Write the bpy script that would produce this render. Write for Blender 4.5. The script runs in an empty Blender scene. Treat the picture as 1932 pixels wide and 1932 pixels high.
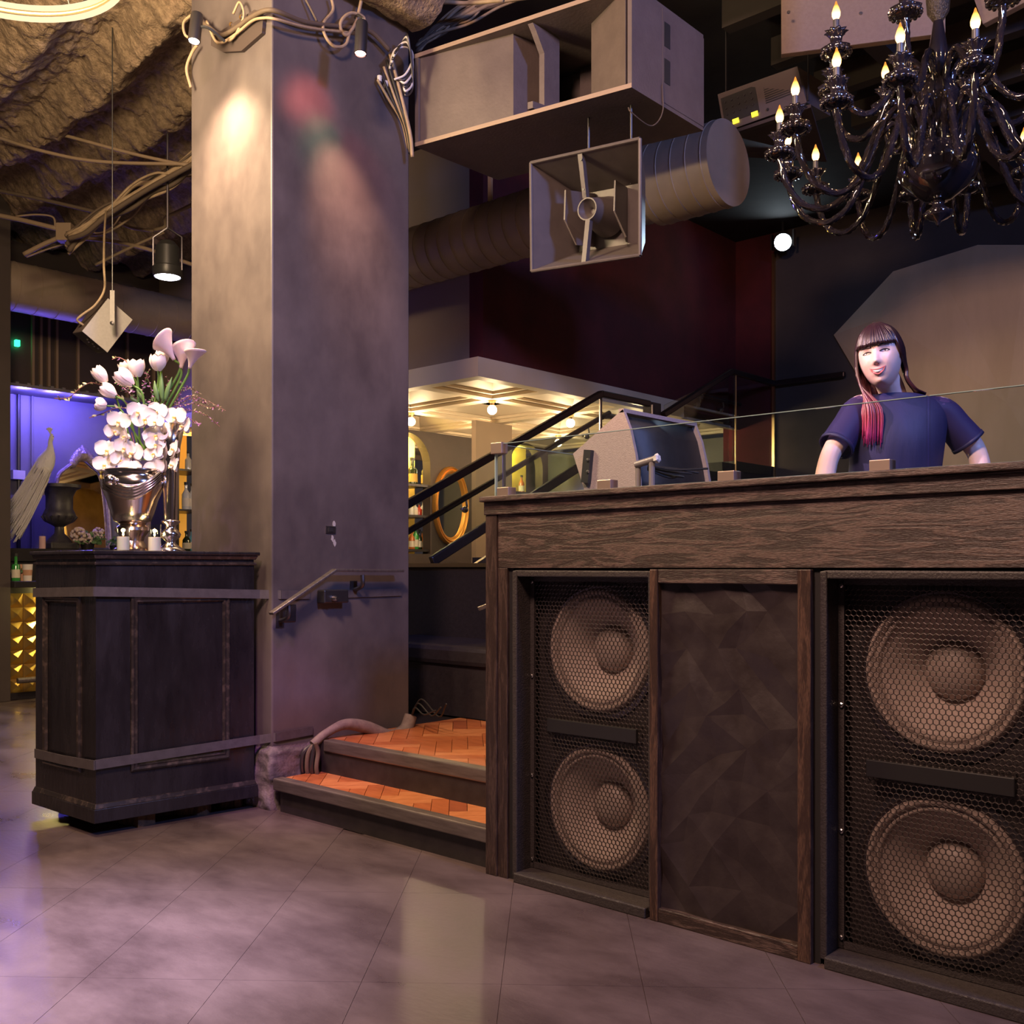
import bpy, bmesh, math, random
from mathutils import Vector, Matrix, Euler
random.seed(7)
PI = math.pi
SC = bpy.context.scene
COL = SC.collection

# ---------------------------------------------------------------- camera
F, CX, HY, H = 1916.0, 966.0, 1073.0, 1.15      # focal length px, centre column, horizon row, eye height
FX, FY = -0.671, 0.7415                          # camera forward in world (booth front runs along X)
_n = math.hypot(FX, FY); FX /= _n; FY /= _n
RX, RY = FY, -FX                                 # camera right
cam_d = bpy.data.cameras.new('camera'); cam = bpy.data.objects.new('camera', cam_d); COL.objects.link(cam)
cam.location = (0, 0, H); cam.rotation_euler = (PI/2, 0, math.atan2(-FX, FY))
cam_d.sensor_width = 36; cam_d.lens = 36*F/1932; cam_d.shift_y = (HY-966)/1932
cam_d.clip_start = 0.05; cam_d.clip_end = 100
SC.camera = cam

def ray(x, y):
    u = (x-CX)/F; v = (HY-y)/F
    return Vector((FX+u*RX, FY+u*RY, v))
def PT(x, y, t):  return Vector((0, 0, H)) + ray(x, y)*t           # at depth t
def PY(x, y, Y):  r = ray(x, y); return Vector((0, 0, H)) + r*(Y/r.y)
def PX(x, y, X):  r = ray(x, y); return Vector((0, 0, H)) + r*(X/r.x)
def PZ(x, y, Z):  r = ray(x, y); return Vector((0, 0, H)) + r*((Z-H)/r.z)

# ---------------------------------------------------------------- world, view, light
SC.view_settings.view_transform = 'Standard'; SC.view_settings.look = 'None'
SC.view_settings.gamma = 1; SC.view_settings.use_curve_mapping = False
SC.view_settings.exposure = 0.55
w = bpy.data.worlds.new('room_air'); SC.world = w; w.use_nodes = True
w.node_tree.nodes['Background'].inputs[0].default_value = (0.50, 0.40, 0.42, 1)
w.node_tree.nodes['Background'].inputs[1].default_value = 0.038

def aim(o, target):
    d = Vector(target)-o.location
    o.rotation_euler = d.to_track_quat('-Z', 'Y').to_euler()
def spot(name, loc, target, watts, colour, deg=40, blend=0.6, size=0.06):
    l = bpy.data.lights.new(name, 'SPOT'); o = bpy.data.objects.new(name, l); COL.objects.link(o)
    o.location = loc; l.energy = watts; l.color = colour; l.spot_size = math.radians(deg); l.spot_blend = blend
    l.shadow_soft_size = size; aim(o, target); return o
def point(name, loc, watts, colour, size=0.03):
    l = bpy.data.lights.new(name, 'POINT'); o = bpy.data.objects.new(name, l); COL.objects.link(o)
    o.location = loc; l.energy = watts; l.color = colour; l.shadow_soft_size = size; return o
def area(name, loc, target, watts, colour, size=1.0):
    l = bpy.data.lights.new(name, 'AREA'); o = bpy.data.objects.new(name, l); COL.objects.link(o)
    o.location = loc; l.energy = watts; l.color = colour; l.size = size; aim(o, target); return o

# ceiling wash lamps over the dance floor behind and beside the camera
area('house_wash_warm_offscreen', (-1.5, 0.2, 4.3), (-1.6, 2.9, 0.4), 150, (1.0, 0.62, 0.48), 0.7)
area('house_wash_cool_offscreen', (1.6, 2.6, 4.2), (-4.1, 3.2, 1.3), 105, (0.24, 0.36, 1.0), 0.4)
spot('floor_spot_violet_offscreen', (-3.2, -0.9, 4.2), tuple(PZ(-60, 1860, 0)), 3400, (0.84, 0.70, 1.0), 27, 1.0, 0.3)
spot('step_spot_magenta_offscreen', (-2.2, 1.2, 4.2), tuple(PZ(590, 1500, 0.05)), 260, (0.70, 0.16, 1.0), 15, 1.0, 0.1)
spot('bouquet_spot_offscreen', (-3.3, 0.9, 4.1), (-4.5, 2.36, 1.55), 150, (1.0, 0.55, 1.0), 15, 0.7, 0.05)
# ---------------------------------------------------------------- materials
MATS = {}
def mat(name, c, rough=0.5, metal=0.0, c2=None, scale=6.0, stretch=(1, 1, 1), bump=0.0, bscale=None,
        emit=None, estr=0.0, detail=6.0, spec=0.5, coat=0.0, trans=0.0, sheen=0.0, lo=0.35, hi=0.65, rvar=0.0, sss=0.0, world=False):
    if name in MATS: return MATS[name]
    m = bpy.data.materials.new(name); m.use_nodes = True; nt = m.node_tree; b = nt.nodes['Principled BSDF']
    b.inputs['Base Color'].default_value = (*c, 1); b.inputs['Roughness'].default_value = rough
    b.inputs['Metallic'].default_value = metal; b.inputs['Specular IOR Level'].default_value = spec
    b.inputs['Coat Weight'].default_value = coat; b.inputs['Transmission Weight'].default_value = trans
    if sss: b.inputs['Subsurface Weight'].default_value = sss; b.inputs['Subsurface Radius'].default_value = (0.02, 0.008, 0.004)
    if emit: b.inputs['Emission Color'].default_value = (*emit, 1); b.inputs['Emission Strength'].default_value = estr
    if c2 or bump or rvar:
        tc = nt.nodes.new('ShaderNodeTexCoord'); mp = nt.nodes.new('ShaderNodeMapping'); mp.inputs['Scale'].default_value = stretch
        gp = nt.nodes.new('ShaderNodeNewGeometry') if world else None
        nt.links.new(gp.outputs['Position'] if world else tc.outputs['Object'], mp.inputs['Vector'])
        nz = nt.nodes.new('ShaderNodeTexNoise'); nz.inputs['Scale'].default_value = scale; nz.inputs['Detail'].default_value = detail
        nz.inputs['Roughness'].default_value = 0.62
        nt.links.new(mp.outputs[0], nz.inputs['Vector'])
        if c2:
            cr = nt.nodes.new('ShaderNodeValToRGB'); cr.color_ramp.elements[0].position = lo; cr.color_ramp.elements[1].position = hi
            cr.color_ramp.elements[0].color = (*c, 1); cr.color_ramp.elements[1].color = (*c2, 1)
            nt.links.new(nz.outputs['Fac'], cr.inputs[0]); nt.links.new(cr.outputs[0], b.inputs['Base Color'])
        if rvar:
            mr = nt.nodes.new('ShaderNodeMapRange'); mr.inputs['To Min'].default_value = rough-rvar; mr.inputs['To Max'].default_value = rough+rvar
            mr.inputs['From Min'].default_value = 0.3; mr.inputs['From Max'].default_value = 0.7
            nt.links.new(nz.outputs['Fac'], mr.inputs[0]); nt.links.new(mr.outputs[0], b.inputs['Roughness'])
        if bump:
            bp = nt.nodes.new('ShaderNodeBump'); bp.inputs['Strength'].default_value = bump; bp.inputs['Distance'].default_value = 0.01
            nb = nz
            if bscale:
                nb = nt.nodes.new('ShaderNodeTexNoise'); nb.inputs['Scale'].default_value = bscale; nb.inputs['Detail'].default_value = 4
                nt.links.new(mp.outputs[0], nb.inputs['Vector'])
            nt.links.new(nb.outputs['Fac'], bp.inputs['Height']); nt.links.new(bp.outputs[0], b.inputs['Normal'])
    MATS[name] = m; return m

def wood_mat(name, dark, light, axis='X', rough=0.42, scale=3.2, bump=0.5):
    """stained oak: long cathedral figure plus open pores along one axis"""
    m = bpy.data.materials.new(name); m.use_nodes = True; nt = m.node_tree; b = nt.nodes['Principled BSDF']; MATS[name] = m
    tc = nt.nodes.new('ShaderNodeTexCoord'); mp = nt.nodes.new('ShaderNodeMapping')
    long_ = {'X': (0.9, 8, 8), 'Y': (8, 0.9, 8), 'Z': (8, 8, 0.9)}[axis]; mp.inputs['Scale'].default_value = long_
    nt.links.new(tc.outputs['Object'], mp.inputs[0])
    n1 = nt.nodes.new('ShaderNodeTexNoise'); n1.inputs['Scale'].default_value = scale*0.5; n1.inputs['Detail'].default_value = 3
    n1.inputs['Distortion'].default_value = 0.6
    nt.links.new(mp.outputs[0], n1.inputs['Vector'])
    mu = nt.nodes.new('ShaderNodeMath'); mu.operation = 'MULTIPLY'; mu.inputs[1].default_value = 26
    nt.links.new(n1.outputs['Fac'], mu.inputs[0])
    si = nt.nodes.new('ShaderNodeMath'); si.operation = 'SINE'; nt.links.new(mu.outputs[0], si.inputs[0])
    n2 = nt.nodes.new('ShaderNodeTexNoise'); n2.inputs['Scale'].default_value = scale*9; n2.inputs['Detail'].default_value = 5
    nt.links.new(mp.outputs[0], n2.inputs['Vector'])
    ad = nt.nodes.new('ShaderNodeMath'); ad.operation = 'MULTIPLY_ADD'; ad.inputs[1].default_value = 0.16
    nt.links.new(si.outputs[0], ad.inputs[0]); nt.links.new(n2.outputs['Fac'], ad.inputs[2])
    cr = nt.nodes.new('ShaderNodeValToRGB'); cr.color_ramp.elements[0].position = 0.44; cr.color_ramp.elements[1].position = 0.78
    cr.color_ramp.elements[0].color = (*dark, 1); cr.color_ramp.elements[1].color = (*light, 1)
    nt.links.new(ad.outputs[0], cr.inputs[0]); nt.links.new(cr.outputs[0], b.inputs['Base Color'])
    bp = nt.nodes.new('ShaderNodeBump'); bp.inputs['Strength'].default_value = bump; bp.inputs['Distance'].default_value = 0.004
    nt.links.new(ad.outputs[0], bp.inputs['Height']); nt.links.new(bp.outputs[0], b.inputs['Normal'])
    b.inputs['Roughness'].default_value = rough
    return m

def glass_mat(name, tint=(0.93, 0.97, 0.97), refl=0.10):
    m = bpy.data.materials.new(name); m.use_nodes = True; nt = m.node_tree; nt.nodes.remove(nt.nodes['Principled BSDF'])
    out = nt.nodes['Material Output']; tr = nt.nodes.new('ShaderNodeBsdfTransparent'); tr.inputs[0].default_value = (*tint, 1)
    gl = nt.nodes.new('ShaderNodeBsdfGlossy'); gl.inputs['Roughness'].default_value = 0.03
    lw = nt.nodes.new('ShaderNodeLayerWeight'); lw.inputs[0].default_value = 0.5
    pw = nt.nodes.new('ShaderNodeMath'); pw.operation = 'POWER'; pw.inputs[1].default_value = 4.0; nt.links.new(lw.outputs['Facing'], pw.inputs[0])
    fr = nt.nodes.new('ShaderNodeMath'); fr.operation = 'MULTIPLY_ADD'; fr.inputs[1].default_value = 0.7; fr.inputs[2].default_value = refl*0.5
    nt.links.new(pw.outputs[0], fr.inputs[0])
    mx = nt.nodes.new('ShaderNodeMixShader'); nt.links.new(fr.outputs[0], mx.inputs[0])
    nt.links.new(tr.outputs[0], mx.inputs[1]); nt.links.new(gl.outputs[0], mx.inputs[2]); nt.links.new(mx.outputs[0], out.inputs[0])
    MATS[name] = m; return m

def emis(name, c, s):
    m = bpy.data.materials.new(name); m.use_nodes = True; nt = m.node_tree; nt.nodes.remove(nt.nodes['Principled BSDF'])
    e = nt.nodes.new('ShaderNodeEmission'); e.inputs[0].default_value = (*c, 1); e.inputs[1].default_value = s
    nt.links.new(e.outputs[0], nt.nodes['Material Output'].inputs[0]); MATS[name] = m; return m

# ---------------------------------------------------------------- mesh building
def catmull(pts, n=8):
    P = [Vector(p) for p in pts]
    if len(P) < 3: return P
    out = []
    for i in range(len(P)-1):
        p0 = P[i-1] if i else P[0]*2-P[1]; p1 = P[i]; p2 = P[i+1]; p3 = P[i+2] if i+2 < len(P) else P[-1]*2-P[-2]
        for k in range(n):
            s = k/n
            out.append(0.5*((2*p1)+(p2-p0)*s+(2*p0-5*p1+4*p2-p3)*s*s+(3*p1-p0-3*p2+p3)*s**3))
    out.append(P[-1]); return out

class MB:
    """collects polygons in world (or a thing's own) coordinates and links them as one mesh object"""
    def __init__(s): s.v = []; s.f = []
    def add(s, vs, fs):
        k = len(s.v); s.v += [Vector(p) for p in vs]; s.f += [[k+i for i in f] for f in fs]; return s
    def box(s, a, b):
        (x0, y0, z0), (x1, y1, z1) = a, b
        x0, x1 = min(x0, x1), max(x0, x1); y0, y1 = min(y0, y1), max(y0, y1); z0, z1 = min(z0, z1), max(z0, z1)
        return s.add([(x0,y0,z0),(x1,y0,z0),(x1,y1,z0),(x0,y1,z0),(x0,y0,z1),(x1,y0,z1),(x1,y1,z1),(x0,y1,z1)],
                     [(3,2,1,0),(4,5,6,7),(0,1,5,4),(1,2,6,5),(2,3,7,6),(3,0,4,7)])
    def obox(s, c, size, M=None):
        """box centred at c, oriented by 3x3 M"""
        c = Vector(c); hx, hy, hz = size[0]/2, size[1]/2, size[2]/2; M = M or Matrix.Identity(3)
        vs = [c+M@Vector(p) for p in [(-hx,-hy,-hz),(hx,-hy,-hz),(hx,hy,-hz),(-hx,hy,-hz),(-hx,-hy,hz),(hx,-hy,hz),(hx,hy,hz),(-hx,hy,hz)]]
        return s.add(vs, [(3,2,1,0),(4,5,6,7),(0,1,5,4),(1,2,6,5),(2,3,7,6),(3,0,4,7)])
    def prism(s, poly, d):
        """polygon (3D points) swept by vector d"""
        P = [Vector(p) for p in poly]; d = Vector(d); n = len(P)
        nrm = Vector((0, 0, 0))
        for i in range(n):
            nrm += P[i].cross(P[(i+1) % n])
        if nrm.dot(d) > 0: P = P[::-1]
        vs = P+[p+d for p in P]
        return s.add(vs, [list(range(n)), list(range(2*n-1, n-1, -1))]+[[i, i+n, (i+1) % n+n, (i+1) % n] for i in range(n)])
    def tube(s, pts, r, seg=8, caps=True, lobes=0, twist=0.0, amp=0.0):
        P = [Vector(p) for p in pts]; n = len(P)
        rr = r if hasattr(r, '__len__') else [r]*n
        T = [(P[min(i+1, n-1)]-P[max(i-1, 0)]).normalized() for i in range(n)]
        up = Vector((0, 0, 1)) if abs(T[0].z) < 0.9 else Vector((1, 0, 0))
        N = (up-T[0]*up.dot(T[0])).normalized(); k = len(s.v); L = 0
        for i in range(n):
            if i: L += (P[i]-P[i-1]).length
            N = (N-T[i]*N.dot(T[i]))
            N = N.normalized() if N.length > 1e-6 else T[i].orthogonal().normalized()
            B = T[i].cross(N)
            for j in range(seg):
                a = 2*PI*j/seg; q = rr[i]*(1+amp*math.cos(lobes*a+twist*L)) if lobes else rr[i]
                s.v.append(P[i]+(N*math.cos(a)+B*math.sin(a))*q)
        for i in range(n-1):
            for j in range(seg):
                a = k+i*seg+j; b = k+i*seg+(j+1) % seg
                s.f.append([a, b, b+seg, a+seg])
        if caps:
            s.f.append([k+j for j in range(seg)][::-1]); s.f.append([k+(n-1)*seg+j for j in range(seg)])
        return s
    def lathe(s, prof, at=(0, 0, 0), seg=24, axis=None, flute=0, famp=0.0, caps=True, sx=1.0, sy=1.0):
        """prof = [(r, h)...] turned about axis (default z)"""
        at = Vector(at); k = len(s.v); n = len(prof)
        M = Matrix.Identity(3) if axis is None else Vector((0, 0, 1)).rotation_difference(Vector(axis).normalized()).to_matrix()
        for i, q in enumerate(prof):
            r, h = q[0], q[1]; fa = q[2] if len(q) > 2 else famp
            for j in range(seg):
                a = 2*PI*j/seg; R = r*(1+fa*math.cos(flute*a)) if flute else r
                s.v.append(at+M@Vector((R*math.cos(a)*sx, R*math.sin(a)*sy, h)))
        for i in range(n-1):
            for j in range(seg):
                a = k+i*seg+j; b = k+i*seg+(j+1) % seg
                s.f.append([a, b, b+seg, a+seg])
        if caps:
            if prof[0][0] > 1e-5: s.f.append([k+j for j in range(seg)][::-1])
            if prof[-1][0] > 1e-5: s.f.append([k+(n-1)*seg+j for j in range(seg)])
        return s
    def ball(s, c, r, seg=12, rings=8, M=None):
        rx, ry, rz = r if hasattr(r, '__len__') else (r, r, r); c = Vector(c); k = len(s.v); M = M or Matrix.Identity(3)
        for i in range(rings+1):
            th = PI*i/rings
            for j in range(seg):
                a = 2*PI*j/seg
                s.v.append(c+M@Vector((rx*math.sin(th)*math.cos(a), ry*math.sin(th)*math.sin(a), -rz*math.cos(th))))
        for i in range(rings):
            for j in range(seg):
                a = k+i*seg+j; b = k+i*seg+(j+1) % seg
                s.f.append([a, b, b+seg, a+seg])
        return s
    def grid(s, fn, nu, nv, closed=False):
        k = len(s.v)
        for i in range(nu+1):
            for j in range(nv+1): s.v.append(Vector(fn(i/nu, j/nv)))
        for i in range(nu):
            for j in range(nv):
                a = k+i*(nv+1)+j; s.f.append([a, a+nv+1, a+nv+2, a+1])
        return s
    def build(s, name, m, parent=None, smooth=False, bevel=0.0, kind=None, base=None, solid=0.0, subsurf=0, ang=35):
        if parent is not None: off = ORG[parent.name]
        else:
            if base is None:
                xs = [p.x for p in s.v]; ys = [p.y for p in s.v]; zs = [p.z for p in s.v]
                base = Vector(((min(xs)+max(xs))/2, (min(ys)+max(ys))/2, min(zs)))
            off = Vector(base)
        me = bpy.data.meshes.new(name); me.from_pydata([tuple(p-off) for p in s.v], [], s.f)
        me.validate(); me.update()
        bm = bmesh.new(); bm.from_mesh(me); bmesh.ops.remove_doubles(bm, verts=bm.verts, dist=1e-5)
        bm.to_mesh(me); bm.free()
        if m is not None: me.materials.append(MATS[m] if isinstance(m, str) else m)
        o = bpy.data.objects.new(name, me); COL.objects.link(o)
        if parent is not None: o.parent = parent
        else: o.location = off
        ORG[o.name] = off
        if smooth:
            me.polygons.foreach_set('use_smooth', [True]*len(me.polygons))
            if smooth != 'all':
                try: me.set_sharp_from_angle(angle=math.radians(ang))
                except Exception: pass
        if bevel:
            md = o.modifiers.new('edge_round', 'BEVEL'); md.width = bevel; md.segments = 2; md.limit_method = 'ANGLE'; md.angle_limit = math.radians(40)
        if solid:
            md = o.modifiers.new('thickness', 'SOLIDIFY'); md.thickness = solid; md.offset = 0
        if subsurf:
            md = o.modifiers.new('smooth', 'SUBSURF'); md.levels = subsurf; md.render_levels = subsurf
        if kind: o['kind'] = kind
        return o
ORG = {}
def tag(o, label, cat, group=None):
    o['label'] = label; o['category'] = cat
    if group: o['group'] = group
    return o
def thing(name, base, label=None, cat=None, group=None):
    o = bpy.data.objects.new(name, None); COL.objects.link(o); o.location = base; o.empty_display_size = 0.05
    ORG[o.name] = Vector(base)
    if label: tag(o, label, cat, group)
    return o
def dup(root, loc, rotz=None, label=None, scale=None):
    """a copy of a thing with copies of its parts and sub-parts"""
    r = root.copy(); COL.objects.link(r); r.location = loc
    if rotz is not None: r.rotation_euler = (0, 0, rotz)
    if scale: r.scale = (scale,)*3
    if label: r['label'] = label
    def rec(src, dst):
        for ch in list(src.children):
            c = ch.copy(); COL.objects.link(c); c.parent = dst; rec(ch, c)
    rec(root, r); ORG[r.name] = Vector(loc)
    return r
def struct(o): o['kind'] = 'structure'; return o
def rotM(rx=0, ry=0, rz=0): return Euler((rx, ry, rz)).to_matrix()
from mathutils import noise as mnoise
# ---------------------------------------------------------------- material library
mat('floor_tile', (0.060, 0.042, 0.042), 0.33, world=True, c2=(0.11, 0.080, 0.080), scale=2.2, stretch=(1, 1.8, 1), bump=0.08, bscale=30, rvar=0.08)
mat('floor_grout', (0.05, 0.038, 0.04), 0.8)
mat('platform_edge', (0.016, 0.013, 0.014), 0.5, c2=(0.03, 0.024, 0.024), scale=14)
mat('black_ceiling', (0.018, 0.014, 0.014), 0.9, c2=(0.03, 0.024, 0.022), scale=3)
mat('joist_black', (0.045, 0.034, 0.03), 0.8)
mat('sprayed_fireproofing', (0.17, 0.115, 0.075), 0.95, c2=(0.40, 0.285, 0.19), scale=28, bump=1.0, bscale=70, lo=0.3, hi=0.7)
mat('pillar_plaster', (0.078, 0.064, 0.068), 0.42, c2=(0.145, 0.12, 0.118), scale=2.2, stretch=(1, 1, 0.7), bump=0.12, bscale=14, rvar=0.1)
mat('pillar_base_concrete', (0.09, 0.075, 0.08), 0.9, c2=(0.22, 0.18, 0.18), scale=14, bump=1.0, bscale=24)
mat('red_wall_paint', (0.085, 0.012, 0.013), 0.9, c2=(0.13, 0.016, 0.018), scale=3)
mat('taupe_wall_paint', (0.070, 0.055, 0.045), 0.9, c2=(0.085, 0.066, 0.054), scale=3)
mat('beige_wall_paint', (0.30, 0.22, 0.16), 0.7, c2=(0.33, 0.245, 0.18), scale=2)
mat('dark_brown_wall', (0.055, 0.04, 0.036), 0.6, c2=(0.065, 0.047, 0.042), scale=4)
mat('pale_wall_paint', (0.19, 0.18, 0.18), 0.55, c2=(0.21, 0.20, 0.20), scale=3)
mat('black_panel', (0.02, 0.018, 0.022), 0.4, c2=(0.035, 0.03, 0.034), scale=8)
mat('brass_trim', (0.75, 0.55, 0.28), 0.3, 1.0)
mat('canopy_cream', (0.74, 0.62, 0.46), 0.55, c2=(0.78, 0.66, 0.50), scale=2)
mat('birch_facet', (0.58, 0.42, 0.25), 0.5, c2=(0.68, 0.50, 0.31), scale=2.5, stretch=(1, 1, 0.3))
mat('parquet_a', (0.30, 0.085, 0.03), 0.35, c2=(0.42, 0.13, 0.045), scale=8, stretch=(1, 4, 1))
mat('parquet_b', (0.42, 0.15, 0.055), 0.35, c2=(0.52, 0.20, 0.08), scale=8, stretch=(4, 1, 1))
mat('parquet_c', (0.22, 0.06, 0.028), 0.35, c2=(0.32, 0.09, 0.035), scale=8, stretch=(1, 4, 1))
mat('nosing_metal', (0.16, 0.13, 0.12), 0.42, 0.7, c2=(0.25, 0.21, 0.19), scale=18, stretch=(0.3, 3, 3))
mat('black_leather', (0.022, 0.018, 0.022), 0.42, c2=(0.03, 0.025, 0.03), scale=40, bump=0.2)
glass_mat('clear_glass'); glass_mat('rail_glass', (0.86, 0.9, 0.88))
mat('glass_edge', (0.35, 0.6, 0.75), 0.1, emit=None, trans=0.3, spec=0.8)
mat('dark_rail', (0.05, 0.034, 0.032), 0.3, 0.6)
mat('steel', (0.55, 0.52, 0.5), 0.28, 1.0)
mat('dark_steel', (0.12, 0.11, 0.12), 0.4, 0.9)
mat('duct_metal', (0.34, 0.265, 0.20), 0.5, 0.25, c2=(0.40, 0.31, 0.235), scale=4)
mat('duct_dark', (0.085, 0.062, 0.058), 0.6, 0.3)
mat('cable_black', (0.02, 0.018, 0.018), 0.5)
mat('cable_tan', (0.33, 0.24, 0.15), 0.6, c2=(0.45, 0.33, 0.21), scale=20)
mat('cable_brown', (0.12, 0.085, 0.06), 0.65)
mat('pipe_tan', (0.28, 0.20, 0.13), 0.6)
mat('white_plastic', (0.75, 0.72, 0.7), 0.4)

# ---------------------------------------------------------------- floor with its laid tiles
fl = struct(MB().box((-14, -4, -0.12), (4, 12, -0.004)).build('floor', 'floor_grout', base=(0, 0, 0)))
da = Vector((FX+0.0386*RX, FY+0.0386*RY, 0)).normalized(); db = Vector((da.y, -da.x, 0))
p0 = PZ(946, 1857, 0); p0.z = 0
W_, L_, G_ = 0.39, 0.78, 0.0007
tile_me = None
for i in range(-16, 8):
    for j in range(-2, 9):
        c = p0+db*(W_*(i+0.5))+da*(L_*(j+0.5))
        t = c.x*FX+c.y*FY; u = (c.x*RX+c.y*RY)/max(t, 0.1)
        if t < 1.7 or t > 8.6 or abs(u) > 0.68: continue
        if c.y > 3.15 and c.x > -4.3: continue
        if tile_me is None:
            mb = MB(); a = da*(L_/2-G_); b = db*(W_/2-G_); e = 0.0
            q = [a+b, a-b, -a-b, -a+b]; q2 = [p*(1-e/0.3) for p in q]
            up = Vector((0, 0, 0)); dn = Vector((0, 0, -0.006))
            mb.add([p+up for p in q2]+[p+Vector((0, 0, -0.001)) for p in q]+[p+dn for p in q],
                   [(3, 2, 1, 0)]+[(k, (k+1) % 4, 4+(k+1) % 4, 4+k) for k in range(4)]+[(4+k, 4+(k+1) % 4, 8+(k+1) % 4, 8+k) for k in range(4)])
            o = mb.build('floor_tile', 'floor_tile', parent=fl); bm = bmesh.new(); bm.from_mesh(o.data)
            bmesh.ops.recalc_face_normals(bm, faces=bm.faces); bm.to_mesh(o.data); bm.free()
            tile_me = o.data; o.location = c
        else:
            o = bpy.data.objects.new('floor_tile', tile_me); COL.objects.link(o); o.parent = fl; o.location = c
# one continuous tile bed carries on beyond the laid pieces that can be told apart
tb = MB(); tb.box((-14, -4, -0.02), (4, 12, -0.0035)); tb.build('tile_bed', 'floor_tile', parent=fl)

# ---------------------------------------------------------------- ceiling
struct(MB().box((-14, -4, 4.62), (4, 12, 4.75)).build('ceiling', 'black_ceiling'))
def spray(X, Y):
    n = mnoise.noise(Vector((X*0.35, Y*1.1, 0.3)))
    ridge = 0.5+0.5*math.sin(Y*10.5+1.6*mnoise.noise(Vector((X*0.5, Y*0.6, 5)))+0.4)
    ridge = ridge**1.6
    fine = mnoise.noise(Vector((X*5, Y*7, 1)))*0.045+mnoise.noise(Vector((X*14, Y*16, 1)))*0.028+mnoise.noise(Vector((X*34, Y*34, 1)))*0.016
    return 4.44-0.17*ridge+0.16*n+fine
sp = MB(); x0, x1, y0, y1 = -10.9, -4.75, 0.6, 8.2
def sprf(a, b):
    X = x0+(x1-x0)*a; Y = y0+(min(y1, -X/1.42)-y0)*b
    return (X, Y, spray(X, Y))
sp.grid(sprf, 330, 340)
o = struct(sp.build('ceiling_sprayed', 'sprayed_fireproofing', smooth='all'))
bmz = MB()
def beamf(a, b):
    th = 2*PI*b; X = 3.05+0.68*a
    r = 0.24+0.03*mnoise.noise(Vector((X*5, math.cos(th)*2, math.sin(th)*2)))+0.012*mnoise.noise(Vector((X*18, math.cos(th)*8, math.sin(th)*8)))
    return (-4.02+r*math.cos(th)*0.9, X, 4.30+r*math.sin(th))
bmz.grid(beamf, 40, 48); struct(bmz.build('trim_sprayed_beam', 'sprayed_fireproofing', smooth='all'))
for k in range(9):                                        # joists over the booth
    Y = 4.2+0.62*k
    struct(MB().box((-3.2, Y, 4.44), (4, Y+0.09, 4.62)).build('trim_joist_%d' % (k+1), 'joist_black'))
struct(MB().box((-2.6, 4.0, 4.36), (-2.48, 9.6, 4.46)).build('trim_joist_10', 'joist_black'))

# ---------------------------------------------------------------- walls
YB = 9.6; XR = -5.48
struct(MB().box((-5.03, YB, 0), (4, YB+0.15, 4.62)).build('wall_back', 'taupe_wall_paint'))
struct(MB().box((XR-0.15, YB, 0), (-5.03, YB+0.15, 4.62)).build('wall_back_red', 'red_wall_paint'))
struct(MB().box((XR-0.15, 5.72, 2.72), (XR, YB, 4.62)).build('wall_red', 'red_wall_paint'))
struct(MB().box((-12, 5.72, 2.72), (XR-0.15, 5.87, 4.62)).build('wall_upper', 'beige_wall_paint'))
struct(MB().box((-5.045, YB-0.03, 0.31), (-5.015, YB+0.005, 4.40)).build('trim_1', 'brass_trim'))
struct(MB().box((3.4, -4, 0), (3.55, 12, 4.62)).build('wall_right', 'dark_brown_wall'))

# ---------------------------------------------------------------- pillar
PXX, PYF = -4.11, 2.83
pil = MB(); pil.box((-4.84, PYF, 0.22), (PXX, 3.71, 4.6))
struct(pil.build('pillar', 'pillar_plaster', bevel=0.008))
base = MB()
def basef(a, b):
    th = a*4; k = int(min(th, 3.999)); s = th-k
    c = [(-4.86, PYF-0.03), (PXX+0.03, PYF-0.03), (PXX+0.03, 3.73), (-4.86, 3.73), (-4.86, PYF-0.03)]
    x = c[k][0]+(c[k+1][0]-c[k][0])*s; y = c[k][1]+(c[k+1][1]-c[k][1])*s; z = 0.30*b
    n = 0.02*mnoise.noise(Vector((x*9, y*9, z*9)))+0.012*mnoise.noise(Vector((x*28, y*28, z*28)))-0.02*(b > 0.93)
    return (x+n*(1 if x > -4.5 else -1), y-n*(1 if y < 3.2 else -1), z)
base.grid(basef, 160, 24); struct(base.build('baseboard_pillar', 'pillar_base_concrete', smooth='all'))

# ---------------------------------------------------------------- platform, steps and parquet
RISE, TREAD = 0.156, 0.25
Y1, Y2 = 2.80, 3.05
plat = struct(MB().box((-4.05, Y2+0.01, 0), (-2.6, YB, 2*RISE-0.012)).box((-2.6, 3.5, 0), (3.4, YB, 2*RISE-0.012)).box((-5.48, 3.72, 0), (-4.05, YB, 2*RISE-0.012)).build('floor_platform', 'platform_edge', base=(0, 0, 0)))
def clip(poly, x0, x1, y0, y1):
    for ax, lim, sgn in ((0, x0, 1), (0, x1, -1), (1, y0, 1), (1, y1, -1)):
        out = []
        for i in range(len(poly)):
            a, b = poly[i], poly[(i+1) % len(poly)]; da_, db_ = sgn*(a[ax]-lim), sgn*(b[ax]-lim)
            if da_ >= 0: out.append(a)
            if da_*db_ < 0:
                s = da_/(da_-db_); out.append((a[0]+(b[0]-a[0])*s, a[1]+(b[1]-a[1])*s))
        poly = out
        if len(poly) < 3: return []
    return poly
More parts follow.
